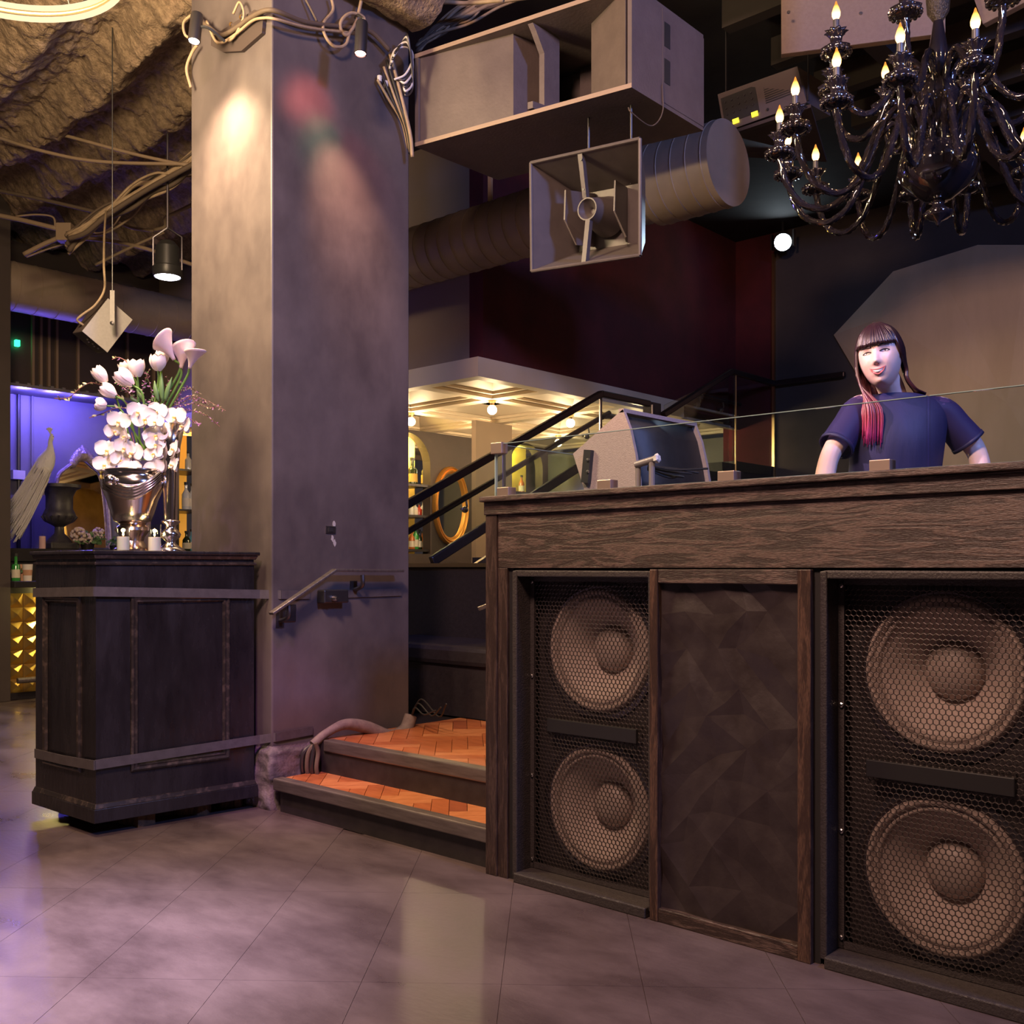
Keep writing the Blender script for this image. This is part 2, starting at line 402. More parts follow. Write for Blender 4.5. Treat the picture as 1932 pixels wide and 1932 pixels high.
def herringbone(parent, x0, x1, y0, y1, z, w=0.075, L=0.30, th=0.012):
    """planks in herringbone at 45 degrees, each its own piece cut to the rectangle"""
    n = int(round(L/w)); g = 0.0012
    c45 = math.cos(PI/4)
    for i in range(-60, 60):
        for j in range(-14, 14):
            for kind in (0, 1):
                ox = (i+j*n)*w; oy = (i-j*n)*w
                if kind == 0: r = (ox, oy, ox+L, oy+w)
                else: r = (ox, oy+w, ox+w, oy+w+L)
                q = [(r[0]+g, r[1]+g), (r[2]-g, r[1]+g), (r[2]-g, r[3]-g), (r[0]+g, r[3]-g)]
                q = [((a-b)*c45+(x0+x1)/2, (a+b)*c45+(y0+y1)/2) for a, b in q]
                q = clip(q, x0, x1, y0, y1)
                if len(q) < 3: continue
                A = 0.5*abs(sum(q[m][0]*q[(m+1) % len(q)][1]-q[(m+1) % len(q)][0]*q[m][1] for m in range(len(q))))
                if A < 0.0006: continue
                dz = random.uniform(-0.0006, 0.0006)
                MB().prism([(a, b, z-th) for a, b in q], (0, 0, th+dz)).build('plank', random.choice(['parquet_a', 'parquet_a', 'parquet_b', 'parquet_c'] if kind else ['parquet_b', 'parquet_b', 'parquet_a']), parent=parent)
herringbone(plat, -4.05, -2.58, Y2+0.05, 4.04, 2*RISE)
def step(n, y, z0, z1, xl, xr, depth):
    s = struct(MB().box((xl+0.02, y+0.03, z0), (xr, y+0.06, z1-0.01)).build('trim_step_riser_%d' % n, 'platform_edge', base=(xl, y, z0)))
    nos = MB().box((xl, y, z1-0.052), (xr, y+0.06, z1+0.004)); nos.build('nosing', 'nosing_metal', parent=s, bevel=0.006)
    MB().box((xl+0.02, y+0.05, z0), (xr, y+depth, z1-0.012)).build('step_body', 'platform_edge', parent=s)
    return s
s1 = step(1, Y1, 0.0, RISE, -4.06, -2.655, TREAD)
herringbone(s1, -4.05, -2.66, Y1+0.06, Y2+0.02, RISE)
s2 = step(2, Y2, RISE-0.01, 2*RISE, -4.0, -2.6, 0.12)
# ---------------------------------------------------------------- coffered canopy over the back bar
CXC, CYC, ZS, ZF = -5.39, 5.57, 2.62, 2.77
can = thing('coffered_canopy', (CXC, CYC, ZS), 'cream coffered canopy with bare bulbs jutting out below the red wall', 'canopy')
MB().box((-10.2, CYC, ZS), (CXC, CYC+0.05, ZF)).build('fascia', 'canopy_cream', parent=can)
MB().box((CXC-0.05, CYC+0.05, ZS), (CXC, 8.45, ZF)).build('fascia', 'canopy_cream', parent=can)
MB().box((-10.2, CYC+0.05, ZF-0.02), (CXC-0.05, 10.0, ZF)).build('top_board', 'canopy_cream', parent=can)
gx = [CXC-0.05, -6.08, -7.13, -8.18, -9.23, -10.2]; gy = [CYC+0.05, 6.46, 7.55, 8.64, 9.73]
for i in range(len(gx)-1):
    for j in range(len(gy)-1):
        xa, xb, ya, yb = gx[i+1], gx[i], gy[j], gy[j+1]
        rings = [(0.0, ZS), (0.06, ZS), (0.06, ZS+0.03), (0.10, ZS+0.03), (0.10, ZS+0.055), (0.14, ZS+0.055), (0.30, ZS+0.13)]
        mb = MB(); k = 0; vs = []; fs = []
        for ins, z in rings:
            vs += [(xa+ins, ya+ins, z), (xb-ins, ya+ins, z), (xb-ins, yb-ins, z), (xa+ins, yb-ins, z)]
        for r in range(len(rings)-1):
            for q in range(4):
                fs.append((r*4+q, r*4+4+q, r*4+4+(q+1) % 4, r*4+(q+1) % 4))
        fs.append(tuple(len(vs)-4+q for q in (3, 2, 1, 0)))
        mb.add(vs, fs).build('coffer', 'canopy_cream', parent=can)
emis('bulb_warm', (1.0, 0.80, 0.50), 14)
nb = 0
for x in gx[1:4]:
    for y in gy[1:4]:
        b = thing('globe_bulb', (x, y, ZS), 'bare globe bulb screwed into a crossing of the coffered canopy', 'bulb', 'globe bulbs in the coffered canopy')
        MB().lathe([(0.032, ZS+0.002), (0.032, ZS-0.02), (0.02, ZS-0.024), (0.018, ZS-0.05)], (x, y, 0), 12).build('socket', 'brass_trim', parent=b, smooth=True)
        MB().ball((x, y, ZS-0.083), 0.042, 14, 10).build('glass', 'bulb_warm', parent=b, smooth='all')
        point('bulb_light', (x, y, ZS-0.16), 12, (1.0, 0.72, 0.40), 0.045); nb += 1

# ---------------------------------------------------------------- back-bar wall under the canopy (faces +X)
XW = -8.0
ya, yb = PX(812, 900, XW).y, PX(722, 900, XW).y            # niche spans yb..ya
yc = (ya+yb)/2; rad = (ya-yb)/2; zt = PX(790, 818, XW).z; zb = PX(790, 1045, XW).z
def arch_wall(name, X, y0, y1, z0, z1, na, nb_, nz0, nzt, m):
    """wall strip with an arched hole"""
    r = (nb_-na)/2; c = (na+nb_)/2; zs = nzt-r
    mb = MB().box((X-0.12, y0, z0), (X, na, z1)).box((X-0.12, nb_, z0), (X, y1, z1)).box((X-0.12, na, z0), (X, nb_, nz0))
    n = 20; prev = None
    for i in range(n+1):
        a = PI-PI*i/n; p = (c+r*math.cos(a), zs+r*math.sin(a))
        if prev: mb.prism([(X, prev[0], prev[1]), (X, p[0], p[1]), (X, p[0], z1), (X, prev[0], z1)], (-0.12, 0, 0))
        prev = p
    return struct(mb.build(name, m))
y2a, y2b = PX(962, 900, XW).y, PX(1024, 900, XW).y
arch_wall('wall_bar', XW, 5.4, PX(900, 900, XW).y, 0, ZS, yb, ya, zb, zt, 'dark_brown_wall')
mat('niche_gold', (0.62, 0.42, 0.08), 0.5, c2=(0.85, 0.62, 0.14), scale=5)
z2t, z2b = PX(985, 835, XW).z, PX(985, 935, XW).z
arch_wall('wall_bar_far', XW, PX(900, 900, XW).y, PX(1034, 900, XW).y, 0, ZS, y2a, y2b, z2b-0.3, z2t, 'dark_brown_wall')
struct(MB().box((XW-0.42, yb-0.1, zb-0.05), (XW-0.36, ya+0.1, zt+0.1)).build('wall_niche_back', 'niche_gold'))
struct(MB().box((XW-0.42, y2a-0.1, z2b-0.4), (XW-0.36, y2b+0.1, z2t+0.1)).build('wall_niche_back_far', 'niche_gold'))
point('niche_lamp', (XW-0.2, yc+0.05, zt-0.12), 7, (1.0, 0.78, 0.22), 0.05)
point('niche_lamp_far', (XW-0.2, (y2a+y2b)/2, z2t-0.12), 7, (1.0, 0.82, 0.16), 0.05)
struct(MB().box((-9, 10.0, 0), (XR-0.15, 10.1, ZS)).build('wall_far', 'pale_wall_paint'))
spot('far_blue_lamp', (-7.2, 8.9, 2.4), (-7.6, 10.0, 1.5), 60, (0.12, 0.2, 1.0), 70, 0.7, 0.1)
# pale pier in front of the bar wall
pr = PX(930, 900, -7.0)
struct(MB().box((-7.06, PX(898, 900, -7.0).y, 0), (-7.0, PX(966, 900, -7.0).y, ZS)).build('pillar_pale', 'beige_wall_paint'))

# niche shelves and bottles
def bottle_prof(h, r, nr, sh=0.55, nk=0.72):
    return [(0, 0), (r*0.92, 0), (r, 0.01*h), (r, sh*h), (r*0.82, (sh+0.06)*h), (nr*1.15, nk*h), (nr, (nk+0.04)*h), (nr, 0.93*h), (nr*1.25, 0.935*h), (nr*1.25, h), (0, h)]
mat('bottle_dark', (0.02, 0.03, 0.012), 0.12, spec=0.8); mat('bottle_amber', (0.42, 0.12, 0.02), 0.12, spec=0.8)
mat('bottle_green', (0.04, 0.28, 0.05), 0.12, spec=0.8); mat('bottle_clear', (0.62, 0.62, 0.55), 0.1, spec=0.8)
mat('bottle_red', (0.5, 0.05, 0.02), 0.15, spec=0.8); mat('bottle_blue', (0.12, 0.4, 0.55), 0.12, spec=0.8)
mat('label_cream', (0.72, 0.66, 0.5), 0.6); mat('label_gold', (0.6, 0.4, 0.1), 0.5); mat('cap_black', (0.03, 0.03, 0.03), 0.4)
BOT = {}
def bottle(p, h, r, m, lab, label, group=None, nr=None, sh=0.55, nk=0.72):
    b = thing('bottle', p, label, 'bottle', group); p = Vector(p); nr = nr or r*0.36
    MB().lathe(bottle_prof(h, r, nr, sh, nk), p, 14).build('glass', m, parent=b, smooth=True)
    if lab: MB().lathe([(r*1.02, h*0.12), (r*1.02, h*0.42)], p, 14, caps=False).build('paper_label', lab, parent=b, smooth='all')
    MB().lathe([(nr*1.3, h*0.9), (nr*1.35, h*1.005), (0, h*1.006)], p, 10, caps=False).build('cap', 'cap_black', parent=b, smooth=True)
    return b
shelf_z = [PX(790, 917, XW-0.2).z, PX(790, 974, XW-0.2).z, PX(790, 1037, XW-0.2).z]
for k, z in enumerate(shelf_z):
    tag(MB().box((XW-0.36, yb, z-0.025), (XW-0.02, ya, z)).build('niche_shelf', 'dark_steel'), 'thin dark shelf in the gold arched niche, the %s of three' % ['top', 'middle', 'bottom'][k], 'shelf')
def yat(px): return PX(px, 950, XW-0.2).y
for px, m in ((778, 'bottle_dark'), (804, 'bottle_dark')):
    bottle((XW-0.2, yat(px), shelf_z[0]), 0.30, 0.055, m, 'label_gold', 'tall dark green wine bottle on the top shelf of the gold niche', 'wine bottles on the top niche shelf', nk=0.68)
for px, m, h, lb in ((776, 'bottle_clear', 0.15, None), (783.5, 'bottle_clear', 0.15, 'label_cream'), (791, 'bottle_red', 0.14, None), (798, 'bottle_clear', 0.17, 'label_cream'), (807, 'bottle_clear', 0.24, 'label_cream')):
    bottle((XW-0.2, yat(px), shelf_z[1]), h, 0.03, m, lb, {'bottle_red': 'short red bottle on the middle shelf of the gold niche'}.get(m, 'clear glass bottle on the middle shelf of the gold niche'), 'spirit bottles on the middle niche shelf')
for px, m, h, lab in ((777, 'bottle_amber', 0.22, 'amber bottle'), (784, 'bottle_green', 0.26, 'green bottle'), (791, 'bottle_dark', 0.22, 'dark bottle'), (797, 'bottle_amber', 0.2, 'amber bottle'), (807, 'bottle_red', 0.25, 'red-orange bottle')):
    bottle((XW-0.2, yat(px), shelf_z[2]), h, 0.034, m, 'label_cream', lab+' on the bottom shelf of the gold niche', 'spirit bottles on the bottom niche shelf')
zq = PX(985, 931, XW-0.2).z
tag(MB().box((XW-0.36, y2a, zq-0.03), (XW-0.02, y2b, zq)).build('niche_shelf', 'dark_steel'), 'dark shelf in the far yellow niche beyond the pale pier', 'shelf')
bottle((XW-0.2, PX(984, 900, XW-0.2).y, zq), 0.22, 0.035, 'bottle_amber', 'label_cream', 'amber bottle alone on the far yellow niche shelf')

# oval gilt mirror on the bar wall
mc = PX(852, 954, XW+0.03)
mir = thing('oval_mirror', (XW, mc.y, mc.z-0.45), 'oval mirror in a stepped gilt frame on the dark bar wall', 'mirror')
mat('gilt_frame', (0.75, 0.36, 0.08), 0.35, 0.75); mat('mirror_glass', (0.75, 0.72, 0.66), 0.04, 1.0)
ry_, rz_ = 0.265, 0.43
prof = [(1.0, 0.0), (1.0, 0.03), (0.95, 0.05), (0.90, 0.045), (0.86, 0.03), (0.82, 0.045), (0.76, 0.04), (0.70, 0.02), (0.66, 0.012)]
mb = MB(); n = 48; k0 = 0; vs = []; fs = []
for (s, h) in prof:
    # the frame keeps the same width all round
    wdt = (1-s)*0.235
    for j in range(n):
        a = 2*PI*j/n; vs.append((XW+h, mc.y+(ry_-wdt)*math.cos(a), mc.z+(rz_-wdt)*math.sin(a)))
for i in range(len(prof)-1):
    for j in range(n): fs.append((i*n+j, i*n+(j+1) % n, (i+1)*n+(j+1) % n, (i+1)*n+j))
mb.add(vs, fs).build('frame', 'gilt_frame', parent=mir, smooth=True)
mb = MB(); mb.add([(XW+0.012, mc.y+(ry_-0.078)*math.cos(2*PI*j/n), mc.z+(rz_-0.078)*math.sin(2*PI*j/n)) for j in range(n)], [list(range(n))]); mb.build('mirror_glass', 'mirror_glass', parent=mir)

# ---------------------------------------------------------------- stair with glass balustrade (climbs along +Y)
XB = -5.0
def zrail(y):
    pts = [(3.6, 1.15), (4.53, 1.59), (6.6, 2.57), (7.42, 2.57), (8.67, 3.05), (YB, 3.05)]
    for a, b in zip(pts, pts[1:]):
        if y <= b[0]: return a[1]+(b[1]-a[1])*(y-a[0])/(b[0]-a[0])
    return 3.05
st = thing('staircase', (-5.2, 4.4, 0.3), 'dark staircase climbing behind the booth along the red wall', 'staircase')
for k in range(2, 9):
    y = 4.3+0.26*k; z = zrail(y)-0.86
    MB().box((XR, y, 0.31), (XB-0.02, y+0.262, z)).build('step', 'platform_edge', parent=st)
MB().box((XR, 6.6, 0.31), (XB-0.02, 7.5, 1.71)).build('landing', 'platform_edge', parent=st)
for k in range(5):
    y = 7.5+0.26*k; MB().box((XR, y, 0.31), (XB-0.02, y+0.262, 1.77+0.1*k)).build('step', 'platform_edge', parent=st)
MB().box((XR, 8.78, 0.31), (XB-0.02, YB-0.002, 2.2)).build('landing', 'platform_edge', parent=st)
bal = thing('glass_balustrade', (XB, 5.5, 1.15), 'glass balustrade with dark sloping handrail on the staircase', 'balustrade')
ys = [4.1, 4.53, 5.5, 6.55, 6.6]
def flatbar(mb, pts, w, h):
    for a, b in zip(pts, pts[1:]):
        a, b = Vector(a), Vector(b); d = (b-a); L = d.length; d.normalize(); s = Vector((d.y, -d.x, 0)).normalized(); n = s.cross(d)
        M = Matrix((s, d, n)).transposed(); mb.obox((a+b)/2, (w, L+0.01, h), M)
    return mb
R1 = [(XB, 4.45, zrail(4.45)), (XB, 6.6, 2.57), (XB, 7.28, 2.57)]
flatbar(MB(), R1, 0.05, 0.055).build('handrail', 'dark_rail', parent=bal, bevel=0.01)
R2 = [(XB, 7.5, 2.50), (XB, 8.67, 3.05), (XB, YB-0.06, 3.05), (XB+0.75, YB-0.06, 3.05)]
flatbar(MB(), R2, 0.05, 0.055).build('handrail', 'dark_rail', parent=bal, bevel=0.01)
low = [(XB, 4.72, zrail(4.72)-0.48), (XB, 6.6, 2.09), (XB, 7.4, 2.09)]
flatbar(MB(), low, 0.04, 0.07).build('bottom_rail', 'dark_steel', parent=bal, bevel=0.01)
flatbar(MB(), [(XB, 4.8, 1.002), (XB, 6.6, 1.848)], 0.03, 0.05).build('stringer', 'steel', parent=bal)
def pane(y0, y1, dz0=-0.02, dz1=-0.48):
    MB().prism([(XB-0.006, y0, zrail(y0)+dz1), (XB-0.006, y1, zrail(y1)+dz1), (XB-0.006, y1, zrail(y1)+dz0), (XB-0.006, y0, zrail(y0)+dz0)], (0.012, 0, 0)).build('pane', 'rail_glass', parent=bal)
pane(4.72, 5.42); pane(5.46, 6.57); pane(6.63, 7.3); pane(7.52, 8.62, -0.02, -0.9); pane(8.7, 9.45, -0.02, -0.95)
for y, m, z0 in ((5.44, 'steel', -1.2), (6.6, 'steel', -0.6), (7.34, 'steel', -0.6)):
    MB().tube([(XB, y, zrail(y)+z0), (XB, y, zrail(y))], 0.012, 8).build('post', m, parent=bal, smooth=True)
yp = PX(1388, 800, XB).y
MB().tube([(XB, yp, 2.0), (XB, yp, zrail(yp))], 0.009, 8).build('post', 'brass_trim', parent=bal, smooth=True)
XI = -5.40
wr = thing('wall_handrail', (XI, 6, 1.4), 'round handrail on hook brackets along the inner side of the stair', 'handrail')
def zi(y): return 1.427+(y-4.89)*0.467
MB().tube(catmull([(XI, 4.4, zi(4.4)), (XI, 7.0, zi(7.0)), (XI, 7.2, zi(7.2)-0.01), (XI, 7.35, 2.5)], 6), 0.024, 10).build('handrail', 'dark_rail', parent=wr, smooth=True)
MB().tube(catmull([(XI, 7.5, 2.36), (XI, 8.6, 2.85), (XI, 8.8, 2.88), (XI, YB-0.05, 2.88)], 6), 0.02, 10).build('handrail', 'dark_rail', parent=wr, smooth=True)
for y, z in ((5.45, zi(5.45)), (6.95, zi(6.95)), (8.1, 2.62), (8.75, 2.88), (9.2, 2.88)):
    MB().tube(catmull([(XI, y, z-0.02), (XI, y+0.01, z-0.07), (XI-0.05, y+0.02, z-0.085), (XR, y+0.02, z-0.085)], 4), 0.008, 6).ball((XI-0.03, y+0.02, z-0.09), 0.026, 8, 6).build('bracket', 'steel', parent=wr, smooth=True)
# dark newel between the two flights
struct(MB().box((XB-0.1, 7.34, 0.31), (XB-0.02, 7.5, 2.60)).build('trim_2', 'dark_brown_wall'))

# ---------------------------------------------------------------- banquette at the head of the steps
bq = thing('banquette', (-3.4, 4.2, 2*RISE), 'black leather banquette seat at the top of the two steps', 'banquette')
MB().box((-4.99, 4.06, 2*RISE), (-2.6, 4.6, 0.62)).build('seat_base', 'black_leather', parent=bq)
MB().box((-4.99, 4.03, 0.60), (-2.6, 4.6, 0.715)).build('seat_cushion', 'black_leather', parent=bq, bevel=0.03)
MB().box((-5.25, 4.55, 0.6), (-2.6, 4.66, 1.16)).build('backrest', 'black_leather', parent=bq, bevel=0.02)
MB().box((-5.25, 4.535, 1.16), (-2.6, 4.7, 1.185)).build('ledge', 'brass_trim', parent=bq)

# ---------------------------------------------------------------- octagonal birch panel on the back wall
oc = [(1573, 632), (1685, 512), (1845, 462), (2050, 462), (2210, 560), (2260, 760), (2180, 990), (1960, 1090), (1790, 1010), (1672, 800)]
ow = [PY(x, y, YB-0.02) for x, y in oc]; cen = PY(1900, 760, YB-0.10)
pan = thing('faceted_wall_panel', (cen.x, YB, min(p.z for p in ow)), 'large many-sided birch panel of folded facets on the back wall', 'wall panel')
mids = []
for i in range(len(ow)):
    a, b = ow[i], ow[(i+1) % len(ow)]; m = (a*0.42+b*0.42+cen*0.16); m.y = YB-(0.06 if i % 2 else 0.09); mids.append(m)
for i in range(len(ow)):
    a, b, m, m2 = ow[i], ow[(i+1) % len(ow)], mids[i], mids[i-1]
    back = Vector((0, 0.018, 0))
    for tri in ((a, b, m), (a, m, m2)):
        MB().prism(tri, back).build('facet', 'birch_facet', parent=pan)
    pm_ = (m+m2)/2*0.45+cen*0.55; pm_.y = YB-0.05
    MB().prism((m2, m, cen), back).build('facet', 'birch_facet', parent=pan)
# ---------------------------------------------------------------- DJ booth
wood_mat('oak_h', (0.030, 0.017, 0.014), (0.125, 0.080, 0.066), 'X', scale=7.5)
wood_mat('oak_v', (0.030, 0.017, 0.014), (0.075, 0.046, 0.037), 'Z', scale=7)
wood_mat('oak_frame', (0.036, 0.019, 0.014), (0.11, 0.060, 0.040), 'Z', scale=7)
mat('black_gap', (0.012, 0.010, 0.010), 0.8)
mat('facet_panel', (0.022, 0.015, 0.016), 0.42, c2=(0.034, 0.024, 0.025), scale=10, rvar=0.1, bump=0.1, bscale=60)
YF = 2.78; BX0 = PY(918, 1200, YF).x; BX1 = 0.30
def xat(px): return PY(px, 1200, YF).x
ZT = 1.421
booth = thing('dj_booth', ((BX0+BX1)/2, YF+0.3, 0), 'dark stained oak booth front with two speaker bays and a faceted panel', 'booth')
MB().box((BX0-0.012, YF-0.03, 1.400), (BX1, YF+0.30, ZT)).build('counter_top', 'oak_h', parent=booth, bevel=0.004)
MB().box((BX0-0.004, YF-0.012, 1.352), (BX1, YF+0.03, 1.400)).build('top_rail', 'oak_h', parent=booth, bevel=0.003)
MB().box((xat(939), YF, 1.152), (BX1, YF+0.025, 1.352)).build('fascia', 'oak_h', parent=booth, bevel=0.002)
MB().box((BX0, YF-0.006, 0), (xat(939), YF+0.06, 1.352)).build('corner_post', 'oak_v', parent=booth, bevel=0.003)
MB().box((xat(939), YF, 0), (xat(957), YF+0.03, 1.152)).build('stile', 'oak_v', parent=booth, bevel=0.002)
MB().box((BX0, YF+0.06, 0), (BX0+0.025, YF+0.75, 1.40)).build('end_panel', 'oak_v', parent=booth)
MB().box((BX0+0.03, YF+0.75, 0.31), (BX1, YF+0.78, 1.2)).build('back_panel', 'black_gap', parent=booth)
MB().box((BX0+0.02, YF+0.28, 1.20), (BX1, YF+0.84, 1.23)).build('desk', 'black_panel', parent=booth)
# faceted panel bays between the speakers
def facet_bay(xa, xb, zb=0.0, zt=1.148):
    fr = 0.042
    MB().box((xa, YF-0.012, zb), (xa+0.032, YF+0.06, zt)).build('bay_stile', 'oak_frame', parent=booth, bevel=0.003)
    MB().box((xb-fr, YF-0.012, zb), (xb, YF+0.06, zt)).build('bay_stile', 'oak_frame', parent=booth, bevel=0.003)
    MB().box((xa+0.032, YF-0.010, zt-0.045), (xb-fr, YF+0.04, zt)).build('bay_rail', 'oak_h', parent=booth, bevel=0.003)
    MB().box((xa+0.032, YF-0.010, zb), (xb-fr, YF+0.04, zb+0.045)).build('bay_rail', 'oak_h', parent=booth, bevel=0.003)
    x0, x1, z0, z1 = xa+0.03, xb-fr+0.002, zb+0.043, zt-0.043
    nx, nz = 5, 10; rr = random.Random(12); P = {}
    for i in range(nx+1):
        for j in range(nz+1):
            ex = 0 if i in (0, nx) else rr.uniform(-0.25, 0.25); ez = 0 if j in (0, nz) else rr.uniform(-0.25, 0.25)
            d = 0.011 if (i+j) % 2 else 0.0
            P[i, j] = Vector((x0+(x1-x0)*(i+ex)/nx, YF+0.012+d*rr.uniform(0.6, 1.2)-0.008*rr.random(), z0+(z1-z0)*(j+ez)/nz))
    mb = MB()
    for i in range(nx):
        for j in range(nz):
            a, b, c, d = P[i, j], P[i+1, j], P[i+1, j+1], P[i, j+1]
            m = (a+b+c+d)/4; m.y += rr.uniform(-0.006, 0.008)
            if rr.random() < 0.35:
                for q in ((a, b, m), (b, c, m), (c, d, m), (d, a, m)): mb.add(q, [(0, 1, 2)])
            elif rr.random() < 0.5: mb.add((a, b, c, d), [(0, 1, 2), (0, 2, 3)])
            else: mb.add((a, b, c, d), [(0, 1, 3), (1, 2, 3)])
    mb.box((x0, YF+0.05, z0), (x1, YF+0.06, z1)); mb.build('faceted_sheet', 'facet_panel', parent=booth)
facet_bay(xat(1229), xat(1533))
SUBW = xat(1228)-xat(965)
SX2 = xat(1545)
facet_bay(SX2+SUBW+0.02, BX1-0.02)
MB().box((xat(957), YF+0.04, 1.145), (SX2+SUBW+0.02, YF+0.7, 1.152)).build('bay_lining', 'black_gap', parent=booth)
for a_, b_ in ((xat(1533), SX2), (xat(957), xat(965))):
    MB().box((a_, YF+0.012, 0), (b_, YF+0.05, 1.152)).build('bay_gap', 'black_gap', parent=booth)

# ---------------------------------------------------------------- subwoofers with honeycomb grilles
mat('sub_cabinet', (0.030, 0.024, 0.024), 0.5, c2=(0.042, 0.034, 0.033), scale=60, bump=0.3, bscale=160)
mat('grille_metal', (0.075, 0.060, 0.056), 0.42, 0.6)
mat('cone_paper', (0.42, 0.33, 0.28), 0.7, c2=(0.50, 0.39, 0.34), scale=9, bump=0.15, bscale=70)
mat('surround_foam', (0.34, 0.26, 0.22), 0.75)
mat('dust_cap', (0.36, 0.28, 0.24), 0.5, c2=(0.42, 0.33, 0.28), scale=8)
mat('badge_black', (0.016, 0.015, 0.016), 0.35)
def sub(x0, label):
    zt, zb = 1.143, 0.018; w = SUBW; x1 = x0+w
    s = thing('subwoofer', (x0+w/2, YF+0.3, zb-0.018), label, 'speaker', 'double subwoofers in the booth front')
    y0, yg = YF+0.004, YF+0.085
    # shell: sides, top, bottom as one cabinet with a lip
    lip = 0.022
    c = MB()
    c.box((x0, y0, zb), (x0+lip, YF+0.66, zt)).box((x1-lip*0.6, y0, zb), (x1, YF+0.66, zt)).box((x0+lip, y0, zt-lip), (x1-lip*0.6, YF+0.66, zt)).box((x0+lip, y0-0.02, zb-0.018), (x1-lip*0.6, YF+0.66, zb+0.016)).box((x0+lip, YF+0.62, zb), (x1-lip*0.6, YF+0.66, zt))
    c.build('cabinet', 'sub_cabinet', parent=s, bevel=0.004)
    ix0, ix1, iz0, iz1 = x0+lip, x1-lip*0.6, zb+0.02, zt-lip
    # baffle with round holes is read through the grille: a plate of rings
    yb = YF+0.125
    cxw = x0+w/2; rz = 0.240
    cents = [0.858, 0.291]
    b = MB(); n = 48
    # baffle plate pieces around each hole
    zs = [iz0, (cents[0]+cents[1])/2, iz1]
    for cz, za, zb_ in ((cents[1], zs[0], zs[1]), (cents[0], zs[1], zs[2])):
        for q in range(n):
            a0, a1 = 2*PI*q/n, 2*PI*(q+1)/n
            def onrect(a):
                dx, dz = math.cos(a), math.sin(a); s_ = 1e9
                if dx > 1e-9: s_ = min(s_, (ix1-cxw)/dx)
                if dx < -1e-9: s_ = min(s_, (ix0-cxw)/dx)
                if dz > 1e-9: s_ = min(s_, (zb_-cz)/dz)
                if dz < -1e-9: s_ = min(s_, (za-cz)/dz)
                return (cxw+dx*s_, yb, cz+dz*s_)
            b.add([(cxw+rz*math.cos(a0), yb, cz+rz*math.sin(a0)), (cxw+rz*math.cos(a1), yb, cz+rz*math.sin(a1)), onrect(a1), onrect(a0)], [(0, 1, 2, 3)])
    b.build('baffle', 'sub_cabinet', parent=s)
    for cz in cents:
        wf = MB().lathe([(0.250, 0.0), (0.250, -0.006), (0.232, -0.010), (0.228, -0.002), (0.220, 0.0)], (cxw, yb, cz), 48, axis=(0, 1, 0), caps=False).build('woofer', 'dark_steel', parent=s, smooth=True)
        MB().lathe([(0.222, 0.0), (0.216, -0.012), (0.208, -0.015), (0.200, -0.010), (0.196, 0.0), (0.190, -0.008), (0.184, -0.008), (0.178, 0.004)], (cxw, yb, cz), 48, axis=(0, 1, 0), caps=False).build('surround', 'surround_foam', parent=wf, smooth='all')
        MB().lathe([(0.178, 0.004), (0.15, 0.026), (0.12, 0.056), (0.09, 0.086), (0.075, 0.104)], (cxw, yb, cz), 48, axis=(0, 1, 0), caps=False).build('cone', 'cone_paper', parent=wf, smooth='all')
        MB().lathe([(0.083, 0.094), (0.080, 0.080), (0.070, 0.063), (0.052, 0.050), (0.028, 0.042), (0.0, 0.040)], (cxw, yb, cz), 40, axis=(0, 1, 0), caps=False).build('dust_cap', 'dust_cap', parent=wf, smooth='all')
    MB().box((cxw-0.19, YF+0.12, 0.545), (cxw+0.19, YF+0.135, 0.605)).build('brace', 'sub_cabinet', parent=s)
    # honeycomb grille
    p = 0.017; R = p/math.sqrt(3); r = R*0.85; g = MB(); gx0, gx1, gz0, gz1 = ix0+0.012, ix1-0.004, iz0+0.012, iz1-0.012
    rows = int((gz1-gz0)/(1.5*R)); cols = int((gx1-gx0)/p)
    ox = (gx0+gx1)/2-(cols-0.5)*p/2; oz = (gz0+gz1)/2-(rows-1)*1.5*R/2
    ang = [PI/6+k*PI/3 for k in range(6)]
    for jr in range(rows):
        for ic in range(cols):
            hx = ox+p*(ic+0.5*(jr % 2)); hz = oz+1.5*R*jr
            bow = 0.010*(((hx-(gx0+gx1)/2)/(gx1-gx0)*2)**2)
            yy = yg-0.006+bow
            vs = [(hx+R*math.cos(a), yy, hz+R*math.sin(a)) for a in ang]+[(hx+r*math.cos(a), yy-0.0006, hz+r*math.sin(a)) for a in ang]+[(hx+r*math.cos(a), yy+0.0025, hz+r*math.sin(a)) for a in ang]
            g.add(vs, [(k, (k+1) % 6, 6+(k+1) % 6, 6+k) for k in range(6)]+[(6+k, 6+(k+1) % 6, 12+(k+1) % 6, 12+k) for k in range(6)])
    me = bpy.data.meshes.new('grille'); off = ORG[s.name]; me.from_pydata([tuple(v-off) for v in g.v], [], g.f); me.update(); me.materials.append(MATS['grille_metal'])
    go = bpy.data.objects.new('grille', me); COL.objects.link(go); go.parent = s; ORG[go.name] = off; go['kind'] = 'stuff'
    MB().box((gx0-0.014, yg-0.004, gz0-0.014), (gx0+0.006, yg+0.008, gz1+0.014)).box((gx1-0.006, yg-0.004, gz0-0.014), (gx1+0.006, yg+0.008, gz1+0.014)).box((gx0, yg-0.004, gz1-0.006), (gx1, yg+0.008, gz1+0.014)).box((gx0, yg-0.004, gz0-0.014), (gx1, yg+0.008, gz0+0.006)).build('grille_rim', 'sub_cabinet', parent=s)
    MB().box((cxw-0.20, yg-0.014, 0.552), (cxw+0.20, yg-0.002, 0.602)).build('badge', 'badge_black', parent=s, bevel=0.003)
